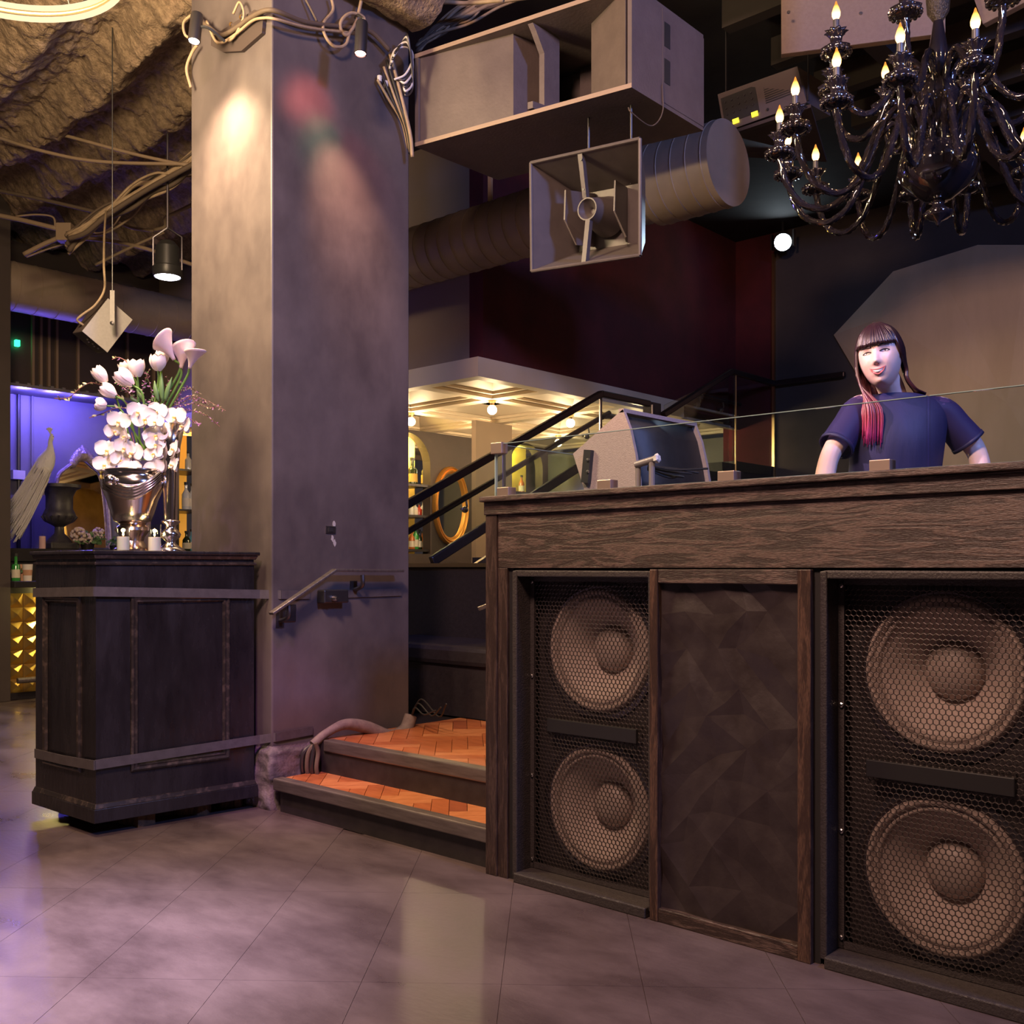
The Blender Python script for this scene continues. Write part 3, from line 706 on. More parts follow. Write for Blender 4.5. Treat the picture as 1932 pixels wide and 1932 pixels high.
    for zz in (iz1-0.02, 0.75, 0.38, iz0+0.03):
        for xx in (gx0-0.002, gx1-0.002):
            MB().lathe([(0.0075, 0), (0.0075, -0.004), (0.004, -0.006), (0, -0.006)], (xx, yg-0.005, zz), 8, axis=(0, 1, 0)).build('screw', 'steel', parent=s)
    return s
sb1 = sub(xat(965), 'black double subwoofer behind honeycomb grille, nearer the steps')
sb2 = dup(sb1, Vector(sb1.location)+Vector((SX2-xat(965), 0, 0)), label='black double subwoofer behind honeycomb grille, farther from the steps')
ORG[sb2.name] = Vector(sb2.location)

# ---------------------------------------------------------------- glass screen on the booth
YG = YF+0.035
gs = thing('glass_screen', ((BX0+BX1)/2, YG, ZT), 'low clear glass screen clamped along the booth counter', 'glass screen')
ZG = 1.62; gx0 = PY(936, 900, YG).x
mat('glass_bright_edge', (0.30, 0.42, 0.40), 0.08, spec=1.0, coat=1.0)
MB().box((gx0, YG-0.005, ZT+0.004), (-1.02, YG+0.005, ZG)).build('front_pane', 'clear_glass', parent=gs)
MB().box((-1.012, YG-0.005, ZT+0.004), (BX1, YG+0.005, ZG)).build('front_pane', 'clear_glass', parent=gs)
MB().box((gx0, YG+0.007, ZT+0.004), (gx0+0.010, YG+0.62, ZG)).build('side_pane', 'clear_glass', parent=gs)
for a, b in (((gx0, YG-0.0052, ZG), (-1.02, YG+0.0052, ZG+0.0022)), ((-1.012, YG-0.0052, ZG), (BX1, YG+0.0052, ZG+0.0022)), ((gx0-0.001, YG+0.006, ZG), (gx0+0.011, YG+0.62, ZG+0.0018)), ((gx0-0.002, YG-0.006, ZT+0.004), (gx0+0.003, YG+0.006, ZG)), ((gx0, YG-0.0056, ZT+0.001), (BX1, YG-0.0046, ZT+0.006))):
    MB().box(a, b).build('polished_edge', 'glass_bright_edge', parent=gs)
mat('brushed_clamp', (0.52, 0.40, 0.34), 0.42, 0.85)
for pa, pb in ((938, 961), (1127, 1154), (1354, 1387), (1640, 1682)):
    xa, xb = PY(pa, 900, YG-0.02).x, PY(pb, 900, YG-0.02).x
    MB().box((xa, YG-0.022, ZT), (xa+(xb-xa)*0.94, YG+0.022, ZT+0.034)).build('clamp', 'brushed_clamp', parent=gs, bevel=0.002)
MB().box((gx0-0.014, YG-0.016, ZG-0.036), (gx0+0.042, YG+0.02, ZG+0.006)).build('corner_clamp', 'brushed_clamp', parent=gs, bevel=0.002)

# ---------------------------------------------------------------- wedge monitor
YM = 3.2
mat('monitor_paint', (0.36, 0.29, 0.275), 0.55, c2=(0.42, 0.34, 0.32), scale=80, bump=0.25, bscale=200)
mat('monitor_cloth', (0.018, 0.018, 0.019), 0.5, c2=(0.027, 0.027, 0.028), scale=30)
pts = [(1175, 772), (1081, 856), (1104, 930), (1207, 930), (1206, 905), (1199, 858), (1189, 810)]
poly = [PY(x, y, YM) for x, y in pts]
zmin = min(p.z for p in poly); 
wm = thing('wedge_monitor', (poly[3].x-0.2, YM+0.25, zmin), 'grey wedge stage monitor with curved dark grille behind the glass', 'speaker')
DW = 0.53
MB().prism(poly, (0, 0.016, 0)).build('side_panel', 'monitor_paint', parent=wm)
MB().prism([p+Vector((0, DW-0.016, 0)) for p in poly], (0, 0.016, 0)).build('side_panel', 'monitor_paint', parent=wm)
back = MB()
for a, b in zip(poly[0:3], poly[1:4]):
    back.add([a+Vector((0, 0.016, 0)), b+Vector((0, 0.016, 0)), b+Vector((0, DW-0.016, 0)), a+Vector((0, DW-0.016, 0))], [(0, 1, 2, 3)])
back.build('shell', 'monitor_paint', parent=wm, solid=0.012)
fr = MB(); fp = [poly[0], poly[6], poly[5], poly[4], poly[3]]
for a, b in zip(fp, fp[1:]):
    d = Vector((-0.022, 0, 0))
    fr.add([a+d+Vector((0, 0.01, 0)), b+d+Vector((0, 0.01, 0)), b+d+Vector((0, DW-0.01, 0)), a+d+Vector((0, DW-0.01, 0))], [(0, 1, 2, 3)])
fr.build('grille', 'monitor_cloth', parent=wm, smooth='all', solid=0.006)
MB().box((poly[0].x-0.02, YM, poly[0].z-0.012), (poly[0].x+0.004, YM+DW, poly[0].z+0.003)).build('top_edge', 'monitor_paint', parent=wm)
MB().obox(PY(1108, 880, YM-0.012), (0.035, 0.02, 0.13), rotM(0, 0.12, 0)).build('hinge_plate', 'cap_black', parent=wm)
for yy in (868, 890): MB().lathe([(0.007, 0), (0.007, 0.004), (0, 0.005)], PY(1109, yy, YM-0.022), 8, axis=(0, -1, 0)).build('bolt', 'steel', parent=wm)
# monitor post: short pipe stand in front of the wedge
stand = thing('pipe_stand', PY(1215, 930, 3.05), 'short grey pipe arm with end knob in front of the wedge monitor', 'stand')
mat('pipe_grey', (0.30, 0.26, 0.26), 0.45, 0.3)
a, b = PY(1200, 877, 3.03), PY(1236, 866, 3.03)
MB().tube([a, b], 0.013, 12).build('crossbar', 'pipe_grey', parent=stand, smooth=True)
MB().tube([PY(1204, 874, 3.035), PY(1204, 950, 3.035)], 0.010, 10).build('post', 'pipe_grey', parent=stand, smooth=True)
MB().tube([PY(1230, 870, 3.03), PY(1230, 950, 3.03)], 0.011, 10).build('post', 'pipe_grey', parent=stand, smooth=True)
MB().lathe([(0.014, 0), (0.016, 0.006), (0.016, 0.014), (0.010, 0.018), (0, 0.018)], b, 12, axis=(b-a).normalized(), flute=6, famp=0.12).build('knob', 'white_plastic', parent=stand, smooth=True)
for k, (q0, q1, q2) in enumerate((((1222, 880), (1270, 884), (1318, 892)), ((1222, 882), (1262, 890), (1305, 893)), ((1222, 884), (1256, 896), (1290, 900)), ((1222, 886), (1262, 901), (1282, 898)), ((1222, 879), (1275, 886), (1336, 884)))):
    tag(MB().tube(catmull([PY(q0[0], q0[1], 3.05), PY(q1[0], q1[1], 3.12), PY(q2[0], q2[1], 3.2)], 6), 0.004, 6).build('audio_cable', 'cable_black', smooth=True), 'thin black cable fanning out from the pipe arm before the wedge monitor', 'cable', 'cables by the wedge monitor')
# mixer and players on the desk, mostly hidden behind the counter
mx = thing('dj_mixer', (-1.62, 3.38, 1.23), 'low black mixer on the booth desk in front of the woman', 'mixer')
MB().box((-1.80, 3.22, 1.23), (-1.46, 3.56, 1.32)).build('body', 'black_panel', parent=mx, bevel=0.005)
for i in range(4):
    MB().lathe([(0.012, 0), (0.010, 0.02), (0, 0.02)], (-1.74+0.075*i, 3.46, 1.32), 10).build('knob', 'dark_steel', parent=mx)
# ---------------------------------------------------------------- lectern
mat('lectern_black', (0.014, 0.012, 0.015), 0.27, c2=(0.026, 0.022, 0.026), scale=9, stretch=(1, 1, 0.3), bump=0.2, bscale=40, rvar=0.1)
mat('moulding_worn', (0.030, 0.024, 0.023), 0.22, c2=(0.14, 0.10, 0.085), scale=26, lo=0.5, hi=0.8)
mat('rotten_wood', (0.05, 0.03, 0.018), 0.9, c2=(0.16, 0.09, 0.045), scale=18, stretch=(3, 1, 1), bump=0.8)
mat('gaffer_tape', (0.075, 0.062, 0.066), 0.55, c2=(0.10, 0.085, 0.09), scale=30)
LA, LB, LC, LD = Vector((-4.82, 2.0, 0)), Vector((-4.235, 2.02, 0)), Vector((-4.165, 2.79, 0)), Vector((-4.80, 2.79, 0))
lect = thing('lectern', ((LA+LC)/2), 'black panelled wooden lectern cabinet strapped to the pillar', 'lectern')
def foot(ins, pts=(LA, LB, LC, LD)):
    c = sum(pts, Vector())/4; out = []
    n = len(pts)
    for i in range(n):
        p, q, r = pts[i-1], pts[i], pts[(i+1) % n]
        e1 = (q-p).normalized(); e2 = (r-q).normalized()
        n1 = Vector((-e1.y, e1.x, 0)); n2 = Vector((-e2.y, e2.x, 0))
        m = (n1+n2); m /= (1+n1.dot(n2)); out.append(q+m*ins)
    return out
def slab(ins0, z0, ins1, z1, name, m, par=None, bev=0.0):
    a = [p+Vector((0, 0, z0)) for p in foot(ins0)]; b = [p+Vector((0, 0, z1)) for p in foot(ins1)]
    return MB().add(a+b, [(3, 2, 1, 0), (4, 5, 6, 7)]+[(i, (i+1) % 4, 4+(i+1) % 4, 4+i) for i in range(4)]).build(name, m, parent=par or lect, bevel=bev)
slab(0.013, 0.06, 0.013, 1.17, 'body', 'lectern_black')
sk = slab(0.0, 0.058, 0.0, 0.118, 'skirting', 'lectern_black', bev=0.003)
slab(0.002, 0.118, 0.010, 0.140, 'skirting_moulding', 'moulding_worn', par=sk, bev=0.003)
slab(0.004, 1.166, 0.004, 1.180, 'cornice_bead', 'moulding_worn', bev=0.004)
slab(0.014, 1.180, 0.014, 1.192, 'cornice_cove', 'lectern_black')
slab(0.006, 1.192, -0.002, 1.212, 'cornice', 'moulding_worn', bev=0.004)
slab(-0.008, 1.212, -0.008, 1.230, 'top', 'lectern_black', bev=0.005)
def moulding(O, R, N, x0, x1, z0, z1, parent, m, name='panel_moulding'):
    rings = [(0, 0.0), (0, 0.010), (0.008, 0.015), (0.018, 0.009), (0.026, 0.013), (0.034, 0.002)]
    vs = []; fs = []; U = Vector((0, 0, 1))
    for ins, h in rings:
        for a, b in ((x0+ins, z0+ins), (x1-ins, z0+ins), (x1-ins, z1-ins), (x0+ins, z1-ins)): vs.append(O+R*a+U*b+N*h)
    for r in range(len(rings)-1):
        for q in range(4): fs.append((r*4+q, r*4+(q+1) % 4, r*4+4+(q+1) % 4, r*4+4+q))
    MB().add(vs, fs).build(name, m, parent=parent)
fp_ = foot(0.013)
Rl = (fp_[1]-fp_[0]).normalized(); Nl = Vector((Rl.y, -Rl.x, 0)); Wl = (fp_[1]-fp_[0]).length
Rr = (fp_[2]-fp_[1]).normalized(); Nr = Vector((Rr.y, -Rr.x, 0)); Wr = (fp_[2]-fp_[1]).length
moulding(fp_[0], Rl, Nl, 0.09, Wl-0.12, 0.26, 1.03, lect, 'moulding_worn')
moulding(fp_[1], Rr, Nr, 0.15, Wr-0.13, 0.26, 1.03, lect, 'moulding_worn')
# rotten blocks it stands on
for (px, py, w_, d_, a_) in ((205, 1568, 0.30, 0.10, 0.2), (300, 1552, 0.34, 0.09, 0.75), (415, 1537, 0.10, 0.07, 0.8), (120, 1545, 0.3, 0.10, 0.0)):
    p = PZ(px, py, 0.0); rr = random.Random(int(px)); L = []
    for k in range(9):
        L.append((w_*(k/8-0.5), rr.uniform(-d_/2, -d_/3)))
    for k in range(9): L.append((w_*(0.5-k/8), rr.uniform(d_/3, d_/2)))
    M = rotM(0, 0, a_); q = p+Vector((-0.11, 0.13, 0))
    MB().prism([q+M@Vector((a, b, 0.0)) for a, b in L], (0, 0, 0.062)).build('support_block', 'rotten_wood', parent=lect)
def band(pts, h, name, m, label, cat, group=None, th=0.003):
    """flat tape through points, h tall"""
    mb = MB(); P = [Vector(p) for p in pts]
    for a, b in zip(P, P[1:]):
        d = (b-a).normalized(); n = Vector((d.y, -d.x, 0)).normalized()*th; u = Vector((0, 0, h/2))
        mb.prism([a-u, b-u, b+u, a+u], n)
    return tag(mb.build(name, m), label, cat, group)
o3 = 0.004
f0 = foot(0.012)
def onface(px, py, P, R, N, off):
    # ray against vertical face through P with direction R
    r = ray(px, py); O = Vector((0, 0, H)); n = N; t = (P+N*off-O).dot(n)/r.dot(n); return O+r*t
b1 = [onface(63, 1118, fp_[0], Rl, Nl, 0.017), onface(175, 1116, fp_[0], Rl, Nl, 0.017)]
b1 += [onface(177, 1116, fp_[1], Rr, Nr, 0.017), onface(490, 1121, fp_[1], Rr, Nr, 0.017), PX(530, 1122, PXX+0.006), PX(585, 1122, PXX+0.006)]
band(b1, 0.042, 'strap', 'gaffer_tape', 'upper dark strap running round the lectern towards the pillar box', 'strap')
b2 = [onface(66, 1421, fp_[0], Rl, Nl, 0.017), onface(120, 1434, fp_[0], Rl, Nl, 0.017), onface(178, 1444, fp_[0], Rl, Nl, 0.017)]
b2 += [onface(180, 1443, fp_[1], Rr, Nr, 0.017), onface(490, 1395, fp_[1], Rr, Nr, 0.017), PX(520, 1391, PXX+0.006), PX(590, 1378, PXX+0.006)]
band(b2, 0.042, 'strap', 'gaffer_tape', 'lower dark strap slanting across the lectern base to the pillar', 'strap')
band([PX(640, 1121, PXX+0.006), PX(700, 1119, PXX+0.006), PX(757, 1117, PXX+0.006)], 0.04, 'strap', 'gaffer_tape', 'short dark strap end stuck on the pillar beyond the socket box', 'strap')
# socket box on the pillar
sb = thing('socket_box', PX(620, 1140, PXX), 'dark metal socket box with a plug under the pillar handrail', 'socket box')
pa, pb = PX(598, 1138, PXX), PX(644, 1112, PXX)
MB().box((PXX, pa.y, pa.z), (PXX+0.06, pb.y, pb.z)).build('body', 'dark_steel', parent=sb, bevel=0.006)
MB().lathe([(0.014, 0), (0.014, 0.02), (0.008, 0.03), (0, 0.03)], PX(629, 1129, PXX+0.06), 10, axis=(1, 0, 0)).build('plug', 'steel', parent=sb, smooth=True)
# ---------------------------------------------------------------- pillar handrail
XH = PXX+0.075
hr = thing('pillar_handrail', PX(640, 1100, XH), 'short bent metal handrail fixed to the dark face of the pillar', 'handrail')
h0, h1, h2 = PX(513, 1157, XH), PX(631, 1076, XH), PX(757, 1077, XH)
flatbar(MB(), [h0, h1, h2], 0.04, 0.014).build('rail', 'nosing_metal', parent=hr, bevel=0.003)
for px, py in ((545, 1142), (684, 1085)):
    p = PX(px, py, XH); MB().tube(catmull([p, p+Vector((0, 0, -0.05)), p+Vector((-0.04, 0, -0.07)), Vector((PXX, p.y, p.z-0.075))], 4), 0.011, 8).build('bracket', 'dark_steel', parent=hr, smooth=True)
    MB().box((PXX, p.y-0.022, p.z-0.11), (PXX+0.006, p.y+0.022, p.z-0.03)).build('bracket_plate', 'dark_steel', parent=hr)
sw = thing('switch_plate', PX(540, 1172, PXX), 'small dark wall plate on the pillar below the low end of the handrail', 'wall plate')
pa, pb = PX(526, 1174, PXX), PX(557, 1140, PXX)
MB().box((PXX, pa.y, pa.z), (PXX+0.008, pb.y, pb.z)).build('plate', 'dark_steel', parent=sw, bevel=0.002)
MB().box((PXX+0.008, (pa.y+pb.y)/2-0.015, pa.z+0.03), (PXX+0.014, (pa.y+pb.y)/2+0.015, pb.z-0.03)).build('rocker', 'cap_black', parent=sw)
op = thing('wall_outlet', PX(622, 1005, PXX), 'small steel outlet with flaked paint on the bare pillar face', 'outlet')
pa, pb = PX(614, 1006, PXX), PX(632, 993, PXX)
MB().box((PXX, pa.y, pa.z), (PXX+0.006, pb.y, pb.z)).build('plate', 'steel', parent=op)
MB().box((PXX+0.006, pa.y+0.014, pa.z+0.008), (PXX+0.01, pb.y-0.018, pb.z-0.008)).build('opening', 'cap_black', parent=op)
mat('paint_chip', (0.5, 0.47, 0.45), 0.7)
for k, (px, py, s) in enumerate(((630, 988, 5), (627, 1016, 5), (631, 1024, 4))):
    c = PX(px, py, PXX+0.0015); rr = random.Random(k); mb = MB()
    q = [(c.x, c.y+rr.uniform(0.6, 1)*0.011*math.cos(a), c.z+rr.uniform(0.6, 1.2)*0.018*math.sin(a)) for a in [2*PI*i/9 for i in range(9)]]
    mb.prism(q, (0.0015, 0, 0)).build('paint_chip', 'paint_chip', parent=op)

# ---------------------------------------------------------------- cable loom over the steps
mat('loom_sleeve', (0.16, 0.12, 0.11), 0.7, c2=(0.24, 0.19, 0.16), scale=24, bump=0.4)
loom = thing('cable_loom', PZ(700, 1395, 2*RISE), 'fat taped cable loom snaking over the upper step beside the pillar', 'cable loom')
rt = catmull([PX(775, 1350, PXX+0.10), PX(764, 1378, PXX+0.10), PX(735, 1390, PXX+0.11), PX(690, 1372, PXX+0.10), PX(650, 1367, PXX+0.09), PX(615, 1384, PXX+0.08), PX(590, 1405, PXX+0.07)], 8)
MB().tube(rt, [0.022+0.016*math.sin(PI*min(i/len(rt)+0.25, 1)) for i in range(len(rt))], 12).build('sleeve', 'loom_sleeve', parent=loom, smooth=True)
for k in range(4):
    d = 0.022*k
    MB().tube(catmull([PX(595, 1402, PXX+0.06+d*0.6), PX(573+k*9, 1420, PXX+0.05+d*0.8), PX(570+k*9, 1450, PXX+0.045+d), PX(576+k*9, 1478, PXX+0.04+d)], 6), 0.011, 8).build('cable', 'cable_brown' if k % 2 else 'dark_steel', parent=loom, smooth=True)
for k in range(3):
    MB().tube(catmull([PX(776, 1352, PXX+0.11), PX(783+6*k, 1335-8*k, PXX+0.2), PX(800+14*k, 1348+2*k, PXX+0.32), PX(822+10*k, 1340-6*k, PXX+0.45)], 6), 0.004, 6).build('loose_wire', 'cable_black', parent=loom, smooth=True)
# return handrail glimpsed at the booth side of the steps
hr2 = thing('booth_handrail', PY(912, 1150, 2.9), 'short flat metal handrail end projecting from the booth side at the steps', 'handrail')
p = PY(905, 1148, 2.92); 
flatbar(MB(), [p, Vector((BX0-0.01, 3.12, p.z+0.10))], 0.035, 0.014).build('rail', 'nosing_metal', parent=hr2)
# ---------------------------------------------------------------- vases, candles and flowers on the lectern
mat('silver', (0.72, 0.66, 0.62), 0.17, 1.0, bump=0.12, bscale=9)
mat('bronze_silver', (0.60, 0.47, 0.40), 0.2, 1.0, bump=0.25, bscale=6)
mat('candle_wax', (0.9, 0.82, 0.68), 0.5, sss=0.5)
emis('flame', (1.0, 0.62, 0.2), 9)
ZL = 1.230
def lz(px, Y): 
    p = PY(px, 1036, Y); return Vector((p.x, p.y, ZL))
vb = lz(250, 2.34)
ur = thing('silver_urn', vb, 'polished silver footed urn with swagged drapery holding the orchids', 'vase')
s_ = 1916/(vb.x*FX+vb.y*FY)                      # px per metre there
def R_(px): return px/s_
MB().lathe([(0, 0), (R_(34), 0), (R_(34), R_(5)), (R_(26), R_(9)), (R_(20), R_(20)), (R_(22), R_(28)), (R_(32), R_(40)), (R_(30), R_(46)), (R_(22), R_(50)), (R_(26), R_(54))], vb, 32, caps=False).build('foot', 'bronze_silver', parent=ur, smooth=True)
MB().lathe([(R_(20), R_(52)), (R_(38), R_(58)), (R_(44), R_(72)), (R_(52), R_(96)), (R_(62), R_(118)), (R_(66), R_(130)), (R_(60), R_(137)), (R_(56), R_(146)), (R_(64), R_(152)), (R_(60), R_(154)), (R_(52), R_(146)), (R_(50), R_(120)), (R_(30), R_(80)), (0, R_(70))], vb, 40, caps=False, sy=0.85).build('bowl', 'silver', parent=ur, smooth='all')
right = Vector((RX, RY, 0)); fwd = Vector((FX, FY, 0)); up = Vector((0, 0, 1))
def at(px, py, dt=0.0):
    t0 = vb.x*FX+vb.y*FY; return PT(px, py, t0+dt)
for k in range(4):
    q = [at(196, 905+5*k, -0.13), at(222, 917+6*k, -0.16), at(252, 921+6*k, -0.165), at(282, 908+5*k, -0.15), at(303, 892+4*k, -0.11)]
    MB().tube(catmull(q, 8), 0.009, 8).build('drape_fold', 'silver', parent=ur, smooth=True)
MB().ball(at(208, 906, -0.15), 0.028, 12, 8).build('drape_knot', 'silver', parent=ur, smooth='all')
vt = lz(322, 2.46); s2_ = 1916/(vt.x*FX+vt.y*FY); Q_ = lambda px: px/s2_
tv = thing('trumpet_vase', vt, 'tall slim silver trumpet vase with ringed baluster foot', 'vase')
MB().lathe([(0, 0), (Q_(27), 0), (Q_(27), Q_(3)), (Q_(18), Q_(9)), (Q_(9), Q_(16)), (Q_(9), Q_(20)), (Q_(17), Q_(27)), (Q_(19), Q_(33)), (Q_(15), Q_(39)), (Q_(10), Q_(44)), (Q_(10), Q_(50)), (Q_(17), Q_(55)), (Q_(17), Q_(58)), (Q_(12), Q_(60))], vt, 28, caps=False).build('foot', 'silver', parent=tv, smooth='all')
MB().lathe([(Q_(12), Q_(60)), (Q_(13), Q_(90)), (Q_(15), Q_(150)), (Q_(18), Q_(200)), (Q_(26), Q_(240)), (Q_(24), Q_(240)), (Q_(16), Q_(200)), (Q_(8), Q_(120)), (0, Q_(70))], vt, 28, caps=False).build('stem', 'silver', parent=tv, smooth='all')
for k, (px, lab) in enumerate(((232.5, 'lit votive candle in a clear glass on the lectern, in front of the urn foot'), (291.5, 'lit votive candle in a clear glass on the lectern, beside the trumpet vase'))):
    c = lz(px, (2.22, 2.38)[k]); cs = thing('votive_candle', c, lab, 'candle'); sc_ = 1916/(c.x*FX+c.y*FY); r = 12.2/sc_
    MB().lathe([(0, 0.004), (r*0.92, 0.004), (r*0.92, 27/sc_), (0, 27/sc_)], c, 20, caps=False).build('wax', 'candle_wax', parent=cs, smooth=True)
    MB().lathe([(0, 0), (r, 0), (r, 51/sc_), (r*0.93, 51/sc_), (r*0.93, 0.004)], c, 24, caps=False).build('glass', 'clear_glass', parent=cs, smooth=True)
    MB().lathe([(0, 0), (0.005, 0.006), (0.004, 0.014), (0, 0.024)], c+Vector((0, 0, 28/sc_)), 8, caps=False).build('flame', 'flame', parent=cs, smooth='all')
    point('candle_light', c+Vector((0, 0, 40/sc_)), 0.35, (1.0, 0.6, 0.25), 0.01)

mat('orchid_white', (0.84, 0.80, 0.78), 0.5, sss=0.15); mat('orchid_lip', (0.80, 0.50, 0.10), 0.5, c2=(0.85, 0.72, 0.45), scale=60)
mat('tulip_pink', (0.88, 0.76, 0.79), 0.45, c2=(0.92, 0.86, 0.87), scale=14, stretch=(1, 1, 0.4), sss=0.15)
mat('calla_pink', (0.86, 0.68, 0.76), 0.4, c2=(0.90, 0.78, 0.84), scale=8, sss=0.1)
mat('stem_green', (0.14, 0.30, 0.06), 0.45); mat('leaf_green', (0.10, 0.20, 0.07), 0.5); mat('leaf_pale', (0.50, 0.48, 0.22), 0.5, c2=(0.66, 0.64, 0.40), scale=20)
mat('twig_red', (0.22, 0.09, 0.09), 0.6); mat('filler_pink', (0.62, 0.30, 0.55), 0.6); mat('filler_olive', (0.36, 0.30, 0.2), 0.6)
mat('bud_yellow', (0.62, 0.50, 0.16), 0.5)

def petal(mb, M, o, L, W, cup, lift, base=0.0, nu=6, nv=5, tip=2.0):
    """one cupped petal; local x = across, z = along"""
    def fn(a, b):
        s = a; w = W*math.sin(PI*min(1, (0.12+0.88*s)))**0.6*(1 if s < 0.98 else 0.3)
        x = (b-0.5)*w; z = base+L*s; y = -lift*s*s-cup*((b-0.5)*2)**2*s
        return o+M@Vector((x, y, z))
    return mb.grid(fn, nu, nv)
def blossom_mesh():
    mb = MB(); o = Vector((0, 0, 0))
    for ang_, L, W, lift in ((0, 0.046, 0.034, -0.004), (125, 0.044, 0.032, -0.004), (-125, 0.044, 0.032, -0.004)):
        petal(mb, rotM(0, math.radians(ang_), 0), o+Vector((0, 0.004, 0)), L, W, -0.004, lift)
    for ang_ in (68, -68):
        petal(mb, rotM(0, math.radians(ang_), 0), o, 0.056, 0.066, 0.006, 0.006)
    return mb
def lip_mesh():
    mb = MB().ball((0, -0.010, -0.004), (0.007, 0.009, 0.006), 8, 6)
    petal(mb, rotM(0.9, math.radians(180), 0), Vector((0, -0.012, -0.006)), 0.020, 0.014, -0.006, -0.006, nu=4, nv=3)
    for s in (-1, 1): petal(mb, rotM(0.5, math.radians(180+70*s), 0), Vector((0, -0.010, -0.004)), 0.013, 0.012, 0.003, 0.004, nu=3, nv=3)
    return mb
BL_ME = LP_ME = None
def blossom(root, pos, yaw, pitch, roll, sc=1.0):
    global BL_ME, LP_ME
    if BL_ME is None:
        o = blossom_mesh().build('blossom', 'orchid_white', base=(0, 0, 0), smooth='all'); BL_ME = o.data
        l = lip_mesh().build('lip', 'orchid_lip', base=(0, 0, 0), smooth='all'); LP_ME = l.data
    else:
        o = bpy.data.objects.new('blossom', BL_ME); COL.objects.link(o); l = bpy.data.objects.new('lip', LP_ME); COL.objects.link(l)
    l.parent = o; o.parent = root; o.location = Vector(pos)-ORG[root.name]
    o.rotation_euler = Euler((pitch, roll, yaw), 'XYZ'); o.scale = (sc,)*3
YAW0 = math.atan2(-FX, FY)                       # a blossom's -Y then faces the camera
def zc(x, y): return (100+x*0.2277, 620+y*0.2277)
sprays = [
 ('arching orchid spray of white blossoms trailing down the front of the urn towards the hall', [(545, 770, 0.3, 1.05), (500, 850, 0.7, 0.9), (600, 890, -0.9, 0.85), (450, 1010, 0.3, 1.1), (425, 1130, 0.35, 1.0), (500, 1080, -0.3, 0.9)], [(640, 700), (540, 760), (500, 850), (450, 1000), (420, 1140), (400, 1230)]),
 ('crowning orchid spray of large white blossoms under the tulips', [(700, 690, 0.5, 1.0), (765, 750, 0.1, 1.15), (870, 690, -0.2, 1.0), (850, 775, 0.0, 0.85), (1020, 735, -0.2, 1.1), (1085, 810, -0.6, 1.0)], [(800, 780), (700, 690), (800, 680), (930, 690), (1040, 740), (1090, 830)]),
 ('orchid spray of white blossoms hanging over the middle of the urn', [(665, 1030, -0.2, 1.1), (590, 990, 0.4, 1.0), (640, 1170, 0.1, 1.05), (560, 1090, 0.5, 0.95)], [(650, 860), (670, 950), (660, 1030), (640, 1160), (500, 1210)]),
 ('orchid spray of white blossoms hanging between urn and trumpet vase', [(860, 890, 0.0, 1.2), (840, 1040, -0.15, 1.0), (850, 960, 0.3, 0.9), (845, 1160, 0.1, 0.95)], [(820, 780), (870, 880), (880, 960), (860, 1050), (870, 1200)]),
 ('short orchid spray with two narrow pale blossoms against the trumpet vase', [(1005, 1000, -0.75, 0.95), (1000, 1130, -0.8, 0.9)], [(960, 800), (990, 880), (1010, 1000), (1000, 1130), (975, 1215)]),
]
for lab, bls, path in sprays:
    pp = [at(*zc(x, y), dt=-0.02) for x, y in path]
    root = thing('orchid_spray', pp[0], lab, 'orchid')
    MB().tube(catmull(pp, 6), 0.0028, 6).build('stem', 'twig_red', parent=root, smooth=True)
    for (x, y, yw, sc) in bls:
        blossom(root, at(*zc(x, y), dt=-0.06+random.uniform(-0.02, 0.02)), YAW0+yw, random.uniform(-0.25, 0.1), random.uniform(-0.4, 0.4), sc)
    e = pp[-1]; MB().ball(e, (0.009, 0.009, 0.012), 8, 6).build('bud', 'bud_yellow', parent=root, smooth='all')
    MB().ball(e+Vector((0.0, 0, 0.022)), (0.007, 0.007, 0.01), 8, 6).build('bud', 'bud_yellow', parent=root, smooth='all')

def tulip(base, tip, L, W, label, stem_to, openness=0.25):
    base, tip = Vector(base), Vector(tip); d = (tip-base).normalized()
    root = thing('tulip', stem_to, label, 'tulip')
    Mz = Vector((0, 0, 1)).rotation_difference(d).to_matrix()
    for k in range(6):
        mb = MB(); inner = k % 2
        def fn(a, b, k=k, inner=inner):
            th = (b-0.5)*1.45; s = a
            r = W*math.sin(PI*(0.10+(0.70-0.25*openness)*s))**0.8*(0.92 if inner else 1.0)
            wd = math.sin(PI*(0.10+0.76*s))**0.5
            ang = th*wd+k*PI/3
            z = L*s*(1-0.10*abs(b-0.5)*2*s)
            return base+Mz@Vector((r*math.cos(ang), r*math.sin(ang), z))
        mb.grid(fn, 8, 6).build('petal', 'tulip_pink', parent=root, smooth='all')
    mid = base-d*0.06
    MB().tube(catmull([base+d*0.004, mid, (mid+Vector(stem_to))/2, Vector(stem_to)], 6), 0.0045, 8).build('stem', 'stem_green', parent=root, smooth=True)
    return root
hub = at(270, 868, 0.03)
